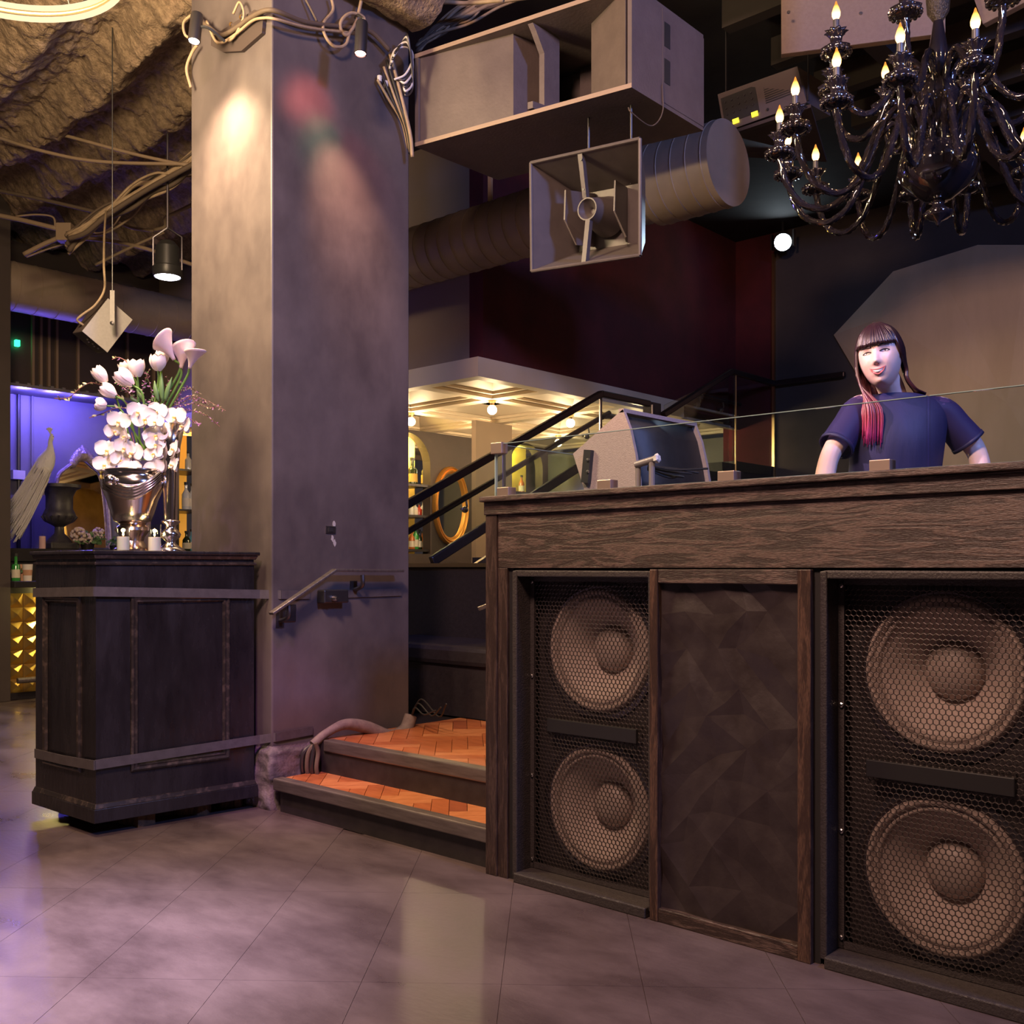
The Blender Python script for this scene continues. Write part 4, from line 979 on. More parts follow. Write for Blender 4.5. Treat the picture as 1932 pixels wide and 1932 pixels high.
for (bx, by, tx, ty, L, dt, op, lab) in (
    (440, 445, 345, 320, 0.058, -0.02, 0.2, 'pale pink tulip leaning out highest on the side of the leafy twig'),
    (520, 560, 400, 470, 0.060, -0.03, 0.2, 'pale pink tulip leaning out below the highest side one'),
    (445, 640, 345, 615, 0.052, -0.03, 0.2, 'small pale tulip pointing sideways above the lower leafy twig'),
    (660, 470, 530, 350, 0.070, -0.06, 0.4, 'open pink tulip tilting forward in front of the full one'),
    (700, 400, 690, 250, 0.070, 0.0, 0.5, 'full open pale tulip at the centre of the bouquet'),
    (640, 380, 575, 270, 0.058, 0.05, 0.3, 'pale tulip half hidden behind the full open one'),
    (870, 350, 870, 210, 0.062, -0.02, 0.2, 'upright closed pink tulip on a straight green stem'),
    (900, 300, 910, 180, 0.05, 0.05, 0.3, 'pale tulip behind the upright closed one, below a calla')):
    b_, t_ = at(*zc(bx, by), dt=dt), at(*zc(tx, ty), dt=dt-0.02)
    ln = (t_-b_).length
    tulip(b_, t_, max(L, ln), 0.040 if L > 0.06 else 0.033, lab, hub+right*random.uniform(-0.03, 0.04), op)
def calla(b_, m_, label, s=1.0, tiltdir=None):
    b_ = Vector(b_); root = thing('calla_lily', hub, label, 'calla lily')
    d = (Vector(m_)-b_).normalized(); Mz = Vector((0, 0, 1)).rotation_difference(d).to_matrix(); mb = MB()
    def fn(a, b):
        th = (b-0.5)*2*PI*0.98; s_ = a
        r = s*(0.006+0.040*s_**1.7); z = s*(0.085*s_)+s*0.03*s_**2*math.cos(th)
        return b_+Mz@Vector((r*math.cos(th), r*math.sin(th), z))
    mb.grid(fn, 10, 20).build('spathe', 'calla_pink', parent=root, smooth='all', solid=0.002)
    MB().tube([b_+d*0.02*s, b_+d*0.075*s], 0.005*s, 8).build('spadix', 'bud_yellow', parent=root, smooth=True)
    e = hub+(b_-hub)*0.1; 
    MB().tube(catmull([b_, b_-d*0.05, e+(b_-e)*0.45, e], 6), 0.0055, 8).build('stem', 'stem_green', parent=root, smooth=True)
calla(at(*zc(1005, 260), dt=-0.02), at(*zc(930, 130), dt=-0.05), 'tall pink calla lily rising above all other flowers', 1.25)
calla(at(*zc(1060, 330), dt=0.0), at(*zc(1075, 190), dt=-0.01), 'pink calla lily close to the pillar with its rim turned up', 1.2)
calla(at(*zc(1130, 330), dt=-0.03), at(*zc(1160, 240), dt=-0.05), 'magenta-rimmed calla lily nearest the pillar on a thin stem', 1.05)
for k, (px, py, tx, ty) in enumerate(((905, 600, 900, 370), (930, 600, 985, 400), (760, 610, 690, 500), (700, 620, 640, 560), (870, 600, 840, 430))):
    a_, b_ = at(*zc(px, py), dt=-0.03), at(*zc(tx, ty), dt=-0.03); mb = MB(); d = b_-a_; sdir = right
    def fn(a, b, a_=a_, d=d):
        w = 0.012*math.sin(PI*(0.15+0.83*a)); return a_+d*a+right*((b-0.5)*2*w)-fwd*(0.01*math.sin(PI*a)-0.004*((b-0.5)*2)**2)
    tag(mb.grid(fn, 8, 4).build('tulip_leaf', 'leaf_green', smooth='all', solid=0.0012), 'long narrow green tulip leaf standing among the pink flower stems', 'leaf', 'tulip leaves in the bouquet')
def twig(path, n, m, lsize, name, label, seed, rt=0.002, dt=-0.02, bl=None):
    pp = catmull([at(*zc(x, y), dt=dt) for x, y in path], 8); root = thing(name, pp[0], label, 'branch', 'filler branches: '+label.split(' of ')[0] if name == 'filler_branch' else None); rr = random.Random(seed)
    MB().tube(pp, rt, 5).build('stem', 'twig_red', parent=root, smooth=True)
    for k in range(n):
        p = pp[int((0.08+0.92*k/n)*(len(pp)-1))]; mb = MB()
        M = rotM(rr.uniform(-1.2, 1.2), rr.uniform(-PI, PI), rr.uniform(-PI, PI)); L = lsize*rr.uniform(0.7, 1.3)
        petal(mb, M, p, L, L*0.45, 0.002, 0.002, nu=3, nv=2).build('leaf', m if not bl or rr.random() < 0.5 else bl, parent=root, smooth='all')
twig([(640, 640), (520, 540), (340, 450), (230, 490), (130, 570), (10, 580)], 26, 'leaf_pale', 0.020, 'leafy_twig', 'long leafy twig reaching out sideways past the tulips', 1)
twig([(640, 660), (520, 660), (420, 700), (300, 740)], 12, 'leaf_pale', 0.018, 'leafy_twig', 'short leafy twig poking out below the sideways tulip', 2)
twig([(680, 400), (620, 290), (550, 240), (490, 255)], 10, 'filler_pink', 0.018, 'leafy_twig', 'thin budding twig sticking up beside the full open tulip', 3, bl='leaf_pale')
for k, path in enumerate(([(1000, 640), (1120, 560), (1260, 590), (1430, 680)], [(1000, 660), (1140, 620), (1280, 650), (1400, 650)], [(1000, 690), (1150, 680), (1270, 720), (1380, 810)], [(1000, 620), (1080, 500), (1150, 500), (1220, 540)], [(1010, 700), (1120, 740), (1180, 780), (1220, 800)], [(1020, 640), (1140, 580), (1220, 600), (1300, 620)])):
    twig(path, 40, 'filler_olive', 0.012, 'filler_branch', 'wispy filler branch of tiny pink flowers brushing the pillar', 20+k, 0.0012, -0.04+0.02*k, bl='filler_pink')
for k, path in enumerate(([(700, 640), (620, 520), (560, 470), (520, 440)], [(760, 640), (740, 520), (760, 440), (800, 330)], [(800, 640), (820, 540), (790, 420), (770, 350)], [(700, 660), (660, 560), (640, 500), (560, 520)], [(900, 650), (950, 560), (960, 470), (940, 390)], [(980, 650), (1040, 560), (1060, 470), (1050, 430)])):
    twig(path, 34, 'filler_pink', 0.014, 'filler_branch', 'short branch of tiny magenta flowers tucked between the tulips', 40+k, 0.0012, 0.01+0.015*k, bl='leaf_green')
# ---------------------------------------------------------------- bar corner behind the lectern
XBAR, XLED, XBW = -9.18, -9.75, -10.6
struct(MB().box((XBW-0.15, -1, 0), (XBW, 5.9, 4.62)).build('wall_left', 'pale_wall_paint'))
pc = PX(18, 1321, XBAR)
struct(MB().box((XBAR-0.55, pc.y-1.2, 0), (XBAR+0.02, pc.y, 4.6)).build('pillar_far', 'dark_brown_wall'))
mat('bar_black', (0.02, 0.017, 0.02), 0.35)
yb0, yb1 = pc.y+0.002, 5.7
bar = thing('bar_counter', (XBAR-0.4, (yb0+yb1)/2, 0), 'black bar counter faced with golden pyramid studs beyond the lectern', 'bar')
MB().box((XBAR-0.55, yb0, 0), (XBAR-0.03, yb1, 0.99)).build('body', 'bar_black', parent=bar)
MB().box((XBAR-0.58, yb0, 0.985), (XBAR+0.10, yb1, 1.04)).build('counter_top', 'bar_black', parent=bar, bevel=0.005)
mat('gold_stud', (0.72, 0.48, 0.14), 0.28, 0.9)
ps = 0.125; stud = None
for i in range(7):
    for j in range(7):
        y = yb0+ps*(i+0.5); z = 0.06+ps*(j+0.5); h = ps/2-0.001
        if stud is None:
            o = MB().add([(XBAR-0.03, y-h, z-h), (XBAR-0.03, y+h, z-h), (XBAR-0.03, y+h, z+h), (XBAR-0.03, y-h, z+h), (XBAR+0.02, y, z)], [(0, 1, 4), (1, 2, 4), (2, 3, 4), (3, 0, 4), (3, 2, 1, 0)]).build('stud_tile', 'gold_stud', parent=bar); stud = (o.data, y, z)
        else:
            o = bpy.data.objects.new('stud_tile', stud[0]); COL.objects.link(o); o.parent = bar; o.location = (0, y-stud[1], z-stud[2])
MB().tube([(XBAR+0.16, yb0, 0.185), (XBAR+0.16, yb1, 0.185)], 0.025, 10).build('foot_rail', 'nosing_metal', parent=bar, smooth=True)
point('bar_front_lamp', (XBAR+0.07, yb0+0.35, 0.97), 7, (1.0, 0.80, 0.25), 0.05)
led = thing('back_bar_ledge', (XLED-0.4, 4.6, 0), 'dark raised ledge behind the bar carrying the peacock and urn', 'ledge')
MB().box((XBW+0.01, 3.0, 1.22), (XLED, 5.85, 1.34)).build('ledge_top', 'bar_black', parent=led)
MB().box((XBW+0.01, 3.0, 0), (XLED-0.03, 5.85, 1.22)).build('cabinet', 'bar_black', parent=led)
ZLED = 1.34
def onled(px, X=-9.95): p = PX(px, 1036, X); return Vector((X, p.y, ZLED))
# upper ribbed cabinet and blue shelf
z0 = PX(100, 745, -10.35).z
rc = thing('ribbed_screen', (-10.4, 4.5, z0), 'dark vertically ribbed screen above the blue-lit wall', 'screen')
MB().box((XBW+0.01, 3.0, z0+0.03), (-10.42, 5.7, 4.4)).build('board', 'dark_brown_wall', parent=rc)
for px in (62, 77, 92, 107, 147, 240, 290, 330):
    y = PX(px, 650, -10.40).y
    MB().box((-10.42, y-0.012, z0+0.05), (-10.385, y+0.012, 3.9)).build('rib', 'pipe_tan', parent=rc)  # ribs a lighter tan than the board, putting the light on them into colour
sh = thing('wall_shelf', (-10.3, 4.5, z0), 'thin wall shelf glowing blue under the ribbed screen', 'shelf')
MB().box((XBW, 3.0, z0), (-10.12, 5.6, z0+0.03)).build('board', 'pale_wall_paint', parent=sh)
for k in range(9):
    y = PX(25+22*k, 742, -10.2).y; MB().box((-10.34, y, z0+0.03), (-10.14, y+0.03, z0+0.05)).build('slat', 'pale_wall_paint', parent=sh)
for px, w_ in ((35.5, 0.030), (61, 0.014)):
    y = PX(px, 850, XBW+0.02).y
    tag(MB().tube([(XBW+0.02, y, ZLED), (XBW+0.02, y, z0)], w_/2+0.004, 8).build('wall_pipe', 'cap_black' if w_ > 0.02 else 'pale_wall_paint', smooth=True), 'thick black pipe down the blue-lit wall' if w_ > 0.02 else 'thin painted pipe down the blue-lit wall', 'pipe')
for k in range(3):                                        # light strip under the glowing shelf
    point('shelf_strip_light', (-10.16, PX(45+55*k, 760, -10.16).y, z0-0.03), 17, (0.15, 0.11, 1.0), 0.04)
# junction box
jb = PX(34, 897, XBW+0.04)
tag(MB().box((XBW, jb.y-0.06, jb.z-0.04), (XBW+0.07, jb.y+0.06, jb.z+0.05)).build('junction_box', 'white_plastic'), 'small white junction box low on the blue-lit wall behind the peacock', 'junction box')

# black urn
ub = onled(112, -9.92); su = 1916/(ub.x*FX+ub.y*FY); U_ = lambda px: px/su
ur2 = thing('garden_urn', ub, 'large black garden urn on a square foot on the back ledge', 'urn')
mat('urn_black', (0.034, 0.031, 0.033), 0.45, c2=(0.055, 0.051, 0.053), scale=20, bump=0.3)
MB().lathe([(0, U_(12)), (U_(24), U_(12)), (U_(20), U_(18)), (U_(9), U_(30)), (U_(8), U_(42)), (U_(14), U_(46)), (U_(26), U_(52)), (U_(30), U_(62)), (U_(27), U_(70)), (U_(24), U_(76)), (U_(24), U_(100)), (U_(30), U_(112)), (U_(38), U_(116)), (U_(38), U_(122)), (U_(30), U_(122)), (U_(20), U_(100)), (0, U_(90))], ub, 36, caps=False).build('bowl', 'urn_black', parent=ur2, smooth=True, ang=50)
MB().box(ub+Vector((-U_(27), -U_(27), 0)), ub+Vector((U_(27), U_(27), U_(12)))).build('plinth', 'urn_black', parent=ur2, bevel=0.01)
for k in range(14):
    a = 2*PI*k/14
    MB().tube([ub+Vector((U_(25)*math.cos(a), U_(25)*math.sin(a), U_(54))), ub+Vector((U_(31)*math.cos(a), U_(31)*math.sin(a), U_(62)))], 0.012, 6).build('gadroon', 'urn_black', parent=ur2, smooth=True)

# white peacock
pt0 = 9.55
def pk(px, py, dt=0.0): return PT(px, py, pt0+dt)
pea = thing('peacock', pk(60, 1000), 'stuffed white peacock with long trailing tail lit brilliant white', 'peacock')
mat('white_feather', (0.80, 0.78, 0.80), 0.8, c2=(0.86, 0.84, 0.86), scale=30, stretch=(3, 3, 0.5), bump=0.5)
mat('tail_feather', (0.78, 0.75, 0.73), 0.85, c2=(0.86, 0.83, 0.81), scale=40, stretch=(4, 4, 0.4), bump=0.8)
mat('beak_horn', (0.5, 0.4, 0.3), 0.5)
sk_ = lambda px: px/1916*pt0
path = [(97.5, 818), (97, 826), (95, 834), (95, 845), (92, 858), (86, 872), (78, 888), (68, 902)]
rad = [1.8, 4.2, 4.0, 6.0, 12, 16.5, 16, 11]
pp = catmull([pk(x, y) for x, y in path], 6); rr_ = [Vector((r, 0, 0)) for r in rad]
rs = [v.x for v in catmull(rr_, 6)]
MB().tube(pp, [max(0.004, sk_(r)) for r in rs], 16).build('body', 'white_feather', parent=pea, smooth='all')
MB().lathe([(sk_(1.4), 0), (sk_(0.9), sk_(3)), (0, sk_(5.5))], pk(99.5, 823), 8, axis=(right*0.8-Vector((0, 0, 0.45))-fwd*0.4)).build('beak', 'beak_horn', parent=pea, smooth=True)
for k in range(5):
    b_ = pk(95.5, 820); e_ = pk(90+1.7*k, 808+abs(k-2)*0.8)
    MB().tube([b_, e_], 0.004, 5).ball(e_, 0.012, 6, 5).build('crest_feather', 'white_feather', parent=pea, smooth=True)
wing = MB()
def wf(a, b):
    p = pk(95-14*a-4*b, 862+34*a+8*b, -sk_(9)*math.sin(PI*(0.15+0.7*b)))
    return p
wing.grid(lambda a, b: pk(88-30*a+10*(b-0.5)*(1-a), 866+40*a+14*(b-0.5)*(1-0.4*a), -0.075+0.05*((b-0.5)*2)**2), 8, 6).build('wing', 'white_feather', parent=pea, smooth='all', solid=0.01)
rt_ = random.Random(3)
tl = MB()
tl.grid(lambda a, b: pk(84-60*a+(b-0.5)*(24+2*a), 880+118*a+(b-0.5)*(24+18*a)+6*math.sin(PI*a), -0.02-0.05*math.cos((b-0.5)*PI)), 14, 8).build('tail_fan', 'tail_feather', parent=pea, smooth='all', solid=0.015)
for k in range(150):
    s = rt_.random(); b0 = rt_.uniform(-0.5, 0.5); e = rt_.uniform(0.7, 1.08)
    q = []
    for a in (0.0+0.35*s, 0.45+0.25*s, e):
        q.append(pk(84-70*a+b0*(30+10*a), 880+118*a+b0*(24+24*a)+6*math.sin(PI*a), -0.075-0.05*rt_.random()+0.05*abs(b0)))
    MB().tube(catmull(q, 4), [0.006]*9 if False else 0.005, 4).build('tail_plume', 'tail_feather', parent=pea, smooth=True)
for s in (-1, 1):
    MB().tube([pk(80, 898, 0.02*s), pk(80+2*s, 935, 0.03*s)], 0.008, 6).build('leg', 'beak_horn', parent=pea, smooth=True)

# ornate leaning mirror
XM = -10.25
def mp_(px, py): return PX(px, py, XM)
om = thing('crested_mirror', (XM, mp_(130, 950).y, ZLED), 'big wall mirror with a carved pointed crest behind the garden urn', 'mirror')
outl = [(72, 1036), (70, 960), (78, 900), (100, 880), (120, 868), (138, 858), (156, 872), (172, 884), (182, 905), (186, 960), (186, 1036)]
def shrink(p, s): return (131+(p[0]-131)*s, 960+(p[1]-960)*s)
mat('carved_frame', (0.36, 0.29, 0.27), 0.35, 0.5, c2=(0.5, 0.41, 0.38), scale=30, bump=1.0, bscale=40)
mat('mirror_silver', (0.85, 0.78, 0.66), 0.03, 1.0)
MB().add([mp_(*shrink(p, 0.96)) for p in outl], [list(range(len(outl)))[::-1]]).build('mirror_glass', 'mirror_silver', parent=om)
MB().tube(catmull([mp_(*p)+Vector((0.02, 0, 0)) for p in outl], 5), 0.022, 8).build('frame', 'carved_frame', parent=om, smooth=True)
for k in range(11):
    a = (k-5)/5; p = mp_(138+24*a, 853+18*a*a); rr = random.Random(k)
    MB().ball(p+Vector((0.02, 0, 0.0)), (0.03, 0.05, 0.05+0.03*(1-abs(a))), 8, 6).build('crest_leaf', 'carved_frame', parent=om, smooth='all')
MB().lathe([(0.05, 0), (0.03, 0.04), (0.012, 0.09), (0, 0.10)], mp_(138, 853)+Vector((0.02, 0, 0)), 8).build('crest_tip', 'carved_frame', parent=om, smooth=True)
om.rotation_euler = (Matrix.Rotation(0.22, 3, 'Z') @ Matrix.Rotation(-0.10, 3, 'Y')).to_euler(); om.location.y += 0.16

# amber lit shelves just beside the pillar
XA = -9.95; ya0, ya1 = PX(338, 900, XA).y, PX(400, 900, XA).y
asu = thing('backlit_shelf_unit', (XA, (ya0+ya1)/2, ZLED), 'amber backlit bottle shelves between the bouquet and pillar', 'shelf unit')
mat('amber_back', (0.55, 0.26, 0.05), 0.6, emit=(1.0, 0.42, 0.05), estr=0.35)
zt_ = PX(350, 800, XA).z
MB().box((XBW+0.1, ya0, ZLED), (XBW+0.12, ya1, zt_)).build('lit_back', 'amber_back', parent=asu)
MB().box((XBW+0.12, ya0-0.04, ZLED), (XA, ya0, zt_)).build('side', 'bar_black', parent=asu)
MB().box((XBW+0.12, ya0-0.04, zt_), (XA, ya1, zt_+0.05)).build('top', 'bar_black', parent=asu)
for k, (py, items) in enumerate(((887, ((355, 'bottle_clear', 0.2, 'small clear bottle alone on the top amber shelf'),)), (962, ((351, 'bottle_clear', 0.30, 'clear bottle with cream label on the middle amber shelf, by the side panel'), (363, 'bottle_clear', 0.29, 'clear bottle with cream label on the middle amber shelf, against the pillar'))), (1036, ((352, 'bottle_dark', 0.22, 'dark bottle with tilted cream label on the bottom amber shelf'), (362, 'bottle_blue', 0.24, 'pale blue bottle on the bottom amber shelf'))))):
    z = PX(355, py, XA-0.1).z
    if k < 2: MB().box((XBW+0.12, ya0, z-0.02), (XA, ya1, z)).build('shelf', 'bar_black', parent=asu)
    else: z = ZLED
    for px, m, h, lab in items:
        bottle((XA-0.1, PX(px, 950, XA-0.1).y, z), h, 0.045 if k else 0.035, m, 'label_cream' if k else None, lab)
point('amber_lamp', (XA-0.2, (ya0+ya1)/2, zt_-0.1), 3, (1.0, 0.5, 0.12), 0.05)

# small things on bar and ledge
cnd = onled(80, -9.83)
pcn = thing('pillar_candle', cnd, 'pink pillar candle on the ledge beside the garden urn foot', 'candle')
mat('pink_wax', (0.66, 0.42, 0.40), 0.5); MB().lathe([(0, 0), (0.03, 0), (0.03, 0.12), (0.024, 0.122), (0, 0.118)], cnd, 14, caps=False).build('wax', 'pink_wax', parent=pcn, smooth=True)
MB().tube([cnd+Vector((0, 0, 0.115)), cnd+Vector((0, 0, 0.14))], 0.003, 5).build('wick', 'cap_black', parent=pcn)
def topbar(px, X=XBAR-0.15): p = PX(px, 1090, X); return Vector((X, p.y, 1.04))
bottle(topbar(30), 0.245, 0.036, 'bottle_green', 'label_cream', 'green water bottle standing on the bar counter', nk=0.62)
mat('cup_paper', (0.78, 0.72, 0.66), 0.6); mat('cup_sleeve', (0.55, 0.30, 0.18), 0.7)
for k, px in enumerate((52, 40)):
    c = topbar(px, XBAR-0.12-0.12*k); cp = thing('paper_cup', c, ['white paper cup with brown sleeve on the bar counter', 'brown cup half hidden behind the green bottle on the bar'][k], 'cup')
    MB().lathe([(0, 0), (0.034, 0), (0.043, 0.15), (0.04, 0.15), (0, 0.01)], c, 18, caps=False).build('cup', 'cup_paper' if k == 0 else 'cup_sleeve', parent=cp, smooth=True)
    MB().lathe([(0.0375, 0.05), (0.041, 0.10)], c, 18, caps=False).build('sleeve', 'cup_sleeve', parent=cp, smooth='all')
mat('hydrangea', (0.62, 0.48, 0.42), 0.8, c2=(0.72, 0.60, 0.52), scale=40)
def bush(p, r, seed, label, flowers, n=60, cat='plant', name='potted_flowers', wd=1.0):
    root = thing(name, p, label, cat); rr = random.Random(seed); p = Vector(p)
    MB().lathe([(0, 0), (r*0.4, 0), (r*0.5, r*0.5), (0, r*0.5)], p, 12, caps=False).build('pot', 'bar_black', parent=root, smooth=True)
    lf = MB()
    for k in range(n):
        d = Vector((rr.uniform(-1, 1), rr.uniform(-1, 1)*wd, rr.uniform(0.1, 1))).normalized(); c = p+Vector((0, 0, r*0.4))+d*r*rr.uniform(0.5, 1)
        petal(lf, rotM(rr.uniform(-1.5, 1.5), rr.uniform(-3, 3), rr.uniform(-3, 3)), c, r*0.4, r*0.22, 0.003, 0.003, nu=3, nv=2)
    o = lf.build('foliage', 'leaf_green', parent=root, smooth='all'); o['kind'] = 'stuff'
    for (dx, dy, dz, s) in flowers:
        fm = MB(); c = p+Vector((dx, dy, dz))
        for k in range(60):
            d = Vector((rr.gauss(0, 1), rr.gauss(0, 1), rr.gauss(0, 1))).normalized(); fm.ball(c+d*s*0.85, s*0.24, 5, 4)
        o = fm.build('flower_head', 'hydrangea', parent=root, smooth='all'); o['kind'] = 'stuff'
bush(onled(165, -9.84), 0.14, 4, 'low bowl of dusty pink hydrangeas and leaves on the back ledge', [(0.02, -0.10, 0.14, 0.075), (0.02, -0.02, 0.10, 0.06), (0.02, 0.10, 0.16, 0.06)], wd=2.0)
bush(topbar(22, XBAR-0.25), 0.10, 5, 'small green plant on the bar counter behind the green bottle', [], 50)
bush(onled(215, -9.84), 0.09, 6, 'small leafy plant on the back ledge nearest the votive candles', [], 50)
# green exit light high on the ribbed screen
ex = PX(34, 647, -10.38)
emis('exit_green', (0.02, 1.0, 0.35), 4)
tag(MB().box((-10.42, ex.y-0.02, ex.z-0.03), (-10.38, ex.y+0.02, ex.z+0.03)).build('indicator_lamp', 'exit_green'), 'tiny glowing green indicator lamp high on the dark screen', 'lamp')
# ---------------------------------------------------------------- ducts
def duct(name, a, b, r, m, label, step_, seam=True):
    a, b = Vector(a), Vector(b); root = thing(name, (a+b)/2, label, 'duct'); d = (b-a); L = d.length; d.normalize()
    MB().lathe([(0, 0), (r, 0), (r, L), (0, L)], a, 40, axis=d, caps=False).build('tube', m, parent=root, smooth=True)
    if seam:
        k = step_/2
        while k < L:
            MB().lathe([(r, k-0.004), (r+0.004, k-0.002), (r+0.004, k+0.002), (r, k+0.004)], a, 40, axis=d, caps=False).build('seam', m, parent=root, smooth=True); k += step_
    return root
pe = PY(1245, 345, 5.2)
duct('round_duct', (-8.3, 5.2, 3.5), (pe.x, 5.2, 3.5), 0.215, 'duct_metal', 'tan spiral round duct running behind the horn loudspeaker', 0.125)
pe2 = PY(1375, 300, 5.2)
dd = duct('duct_silencer', (pe.x-0.02, 5.2, 3.5), (pe2.x, 5.2, 3.5), 0.245, 'duct_metal', 'fat duct end drum at the end of the round duct', 0.1)
duct('ceiling_duct', (-9.5, 1.2, 3.70), (-9.5, 5.7, 3.70), 0.22, 'duct_metal', 'large spiral duct crossing above the bar', 0.19)
for px in (925,):
    p = PY(px, 390, 5.2)
    tag(MB().box((p.x-0.015, 5.19, 3.7), (p.x+0.015, 5.21, 4.6)).build('duct_hanger', 'pipe_tan'), 'flat metal strap hanging the round duct', 'hanger')

# ---------------------------------------------------------------- big bass horn cabinet under the ceiling
mat('horn_brown', (0.125, 0.096, 0.088), 0.55, c2=(0.15, 0.116, 0.106), scale=9, bump=0.15, bscale=60)
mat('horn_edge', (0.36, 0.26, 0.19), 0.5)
ZH, HH = 3.43, 0.50
A, B, C, D = PZ(783, 277, ZH), PZ(1192, 165, ZH), PZ(1327, 247, ZH), PZ(940, 340, ZH)
bh = thing('bass_horn', (A+B+C+D)/4, 'huge open-mouthed brown bass horn cabinet hung beside the pillar', 'speaker')
U = Vector((0, 0, HH)); th = 0.022
ex_ = (B-A).normalized(); ey_ = (C-B).normalized()
def plate(p, q, z0, z1, inward, name, m, t=th):
    MB().prism([p+Vector((0, 0, z0)), q+Vector((0, 0, z0)), q+Vector((0, 0, z1)), p+Vector((0, 0, z1))], inward*t).build(name, m, parent=bh)
MB().prism([A, B, C, D], (0, 0, th)).build('bottom_panel', 'horn_brown', parent=bh)
MB().prism([p+Vector((0, 0, HH-th)) for p in (A, B, C, D)], (0, 0, th)).build('top_panel', 'horn_brown', parent=bh)
plate(B, C, th, HH-th, -ex_, 'side_panel', 'horn_brown'); plate(A, D, th, HH-th, ex_, 'side_panel', 'horn_brown')
plate(D, C, th, HH-th, -ey_, 'back_panel', 'horn_brown')
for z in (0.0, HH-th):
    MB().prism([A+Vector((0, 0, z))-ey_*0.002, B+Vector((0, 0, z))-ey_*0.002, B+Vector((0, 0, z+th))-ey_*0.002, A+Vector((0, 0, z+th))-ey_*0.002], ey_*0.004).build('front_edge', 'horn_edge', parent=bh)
Wd = (B-A).length; Dp = (C-B).length
def ip(a, b): return A+ex_*(a*Wd)+ey_*(b*Dp)
plate(ip(0.02, 0.02), ip(0.43, 0.10), th, HH-th, ey_, 'baffle_board', 'horn_brown')
plate(ip(0.43, 0.10), ip(0.47, 0.5), th, HH-th, ex_, 'throat_wall', 'horn_brown')
plate(ip(0.975, 0.0), ip(0.73, 0.30), th, HH-th, (ey_*0.9-ex_*0.1).normalized(), 'flare_wall', 'horn_brown')
plate(ip(0.47, 0.5), ip(0.73, 0.5), th, HH*0.32, ey_, 'throat_board', 'horn_brown')
plate(ip(0.47, 0.9), ip(0.80, 0.9), th, HH-th, ey_, 'throat_back', 'horn_brown')
# centre brace, cut like a bracket
br = []
for (b, z) in ((0.02, HH-0.03), (0.35, HH-0.03), (0.35, 0.04), (0.02, 0.04), (0.02, 0.075), (0.16, 0.085), (0.16, HH-0.15), (0.06, HH-0.06)):
    br.append(ip(0.545, b)+Vector((0, 0, z)))
MB().prism(br, ex_*0.03).build('brace', 'horn_brown', parent=bh)
for z in (0.18, 0.36):
    MB().prism([B+ey_*(Dp*0.42)+Vector((0, 0, z-0.06))+ex_*0.001, B+ey_*(Dp*0.50)+Vector((0, 0, z-0.06))+ex_*0.001, B+ey_*(Dp*0.50)+Vector((0, 0, z+0.06))+ex_*0.001, B+ey_*(Dp*0.42)+Vector((0, 0, z+0.06))+ex_*0.001], ex_*0.004).build('handle_slot', 'cap_black', parent=bh)
MB().prism([B+ey_*(Dp*0.40)+ex_*0.001+Vector((0, 0, 0.02)), C+ex_*0.001+Vector((0, 0, 0.02)), C+ex_*0.001+Vector((0, 0, HH-0.02)), B+ey_*(Dp*0.40)+ex_*0.001+Vector((0, 0, HH-0.02))], ex_*0.002).build('side_plate', 'horn_brown', parent=bh)
MB().tube(catmull([B+Vector((0, 0, 0.1))+ey_*(Dp*0.38)+ex_*0.01, B+Vector((0, 0, -0.04))+ey_*(Dp*0.38)+ex_*0.01, B+Vector((0, 0, -0.13))+ey_*(Dp*0.25), B+Vector((0, 0, -0.12))+ey_*0.0, B+Vector((-0.02, 0, -0.09))], 6), 0.003, 6).build('dangling_wire', 'cable_brown', parent=bh, smooth=True)

# ---------------------------------------------------------------- square waveguide horn
mat('guide_grey', (0.095, 0.078, 0.075), 0.45, c2=(0.115, 0.095, 0.09), scale=10)
TLc, TRc, BRc, BLc = PT(987, 312, 5.05), PT(1193, 266, 4.70), PT(1222, 478, 4.70), PT(1018, 508, 5.05)
cn = (TLc+TRc+BRc+BLc)/4; er = ((TRc-TLc)+(BRc-BLc)).normalized(); eu = ((TLc-BLc)+(TRc-BRc)); eu = (eu-er*eu.dot(er)).normalized(); en = eu.cross(er).normalized()
if en.dot(cn-Vector((0, 0, H))) < 0: en = -en
wg = thing('waveguide_horn', cn, 'square grey waveguide horn with round centre plug hung under the bass horn', 'speaker')
hw = ((TRc-TLc).length+(BRc-BLc).length)/4; hh = ((TLc-BLc).length+(TRc-BRc).length)/4
def wp(a, b, d): return cn+er*(a*hw)+eu*(b*hh)+en*d
q = [(-1, -1), (1, -1), (1, 1), (-1, 1)]
for k in range(4):
    a, b = q[k], q[(k+1) % 4]
    MB().add([wp(a[0], a[1], 0), wp(b[0], b[1], 0), wp(b[0]*0.62, b[1]*0.55, 0.26), wp(a[0]*0.62, a[1]*0.55, 0.26)], [(0, 1, 2, 3)]).build('flare', 'guide_grey', parent=wg, solid=0.010)
    MB().tube([wp(a[0], a[1], 0), wp(b[0], b[1], 0)], 0.009, 8).build('rim', 'guide_grey', parent=wg, smooth=True)
MB().add([wp(-0.62, -0.55, 0.26), wp(0.62, -0.55, 0.26), wp(0.62, 0.55, 0.26), wp(-0.62, 0.55, 0.26)], [(0, 1, 2, 3)]).build('throat_plate', 'guide_grey', parent=wg, solid=0.01)
MB().prism([wp(-0.11, 0.97, 0.0), wp(-0.03, 0.97, 0.0), wp(-0.01, 0.2, 0.03), wp(-0.08, 0.2, 0.03)], en*0.03).build('centre_bar', 'guide_grey', parent=wg)
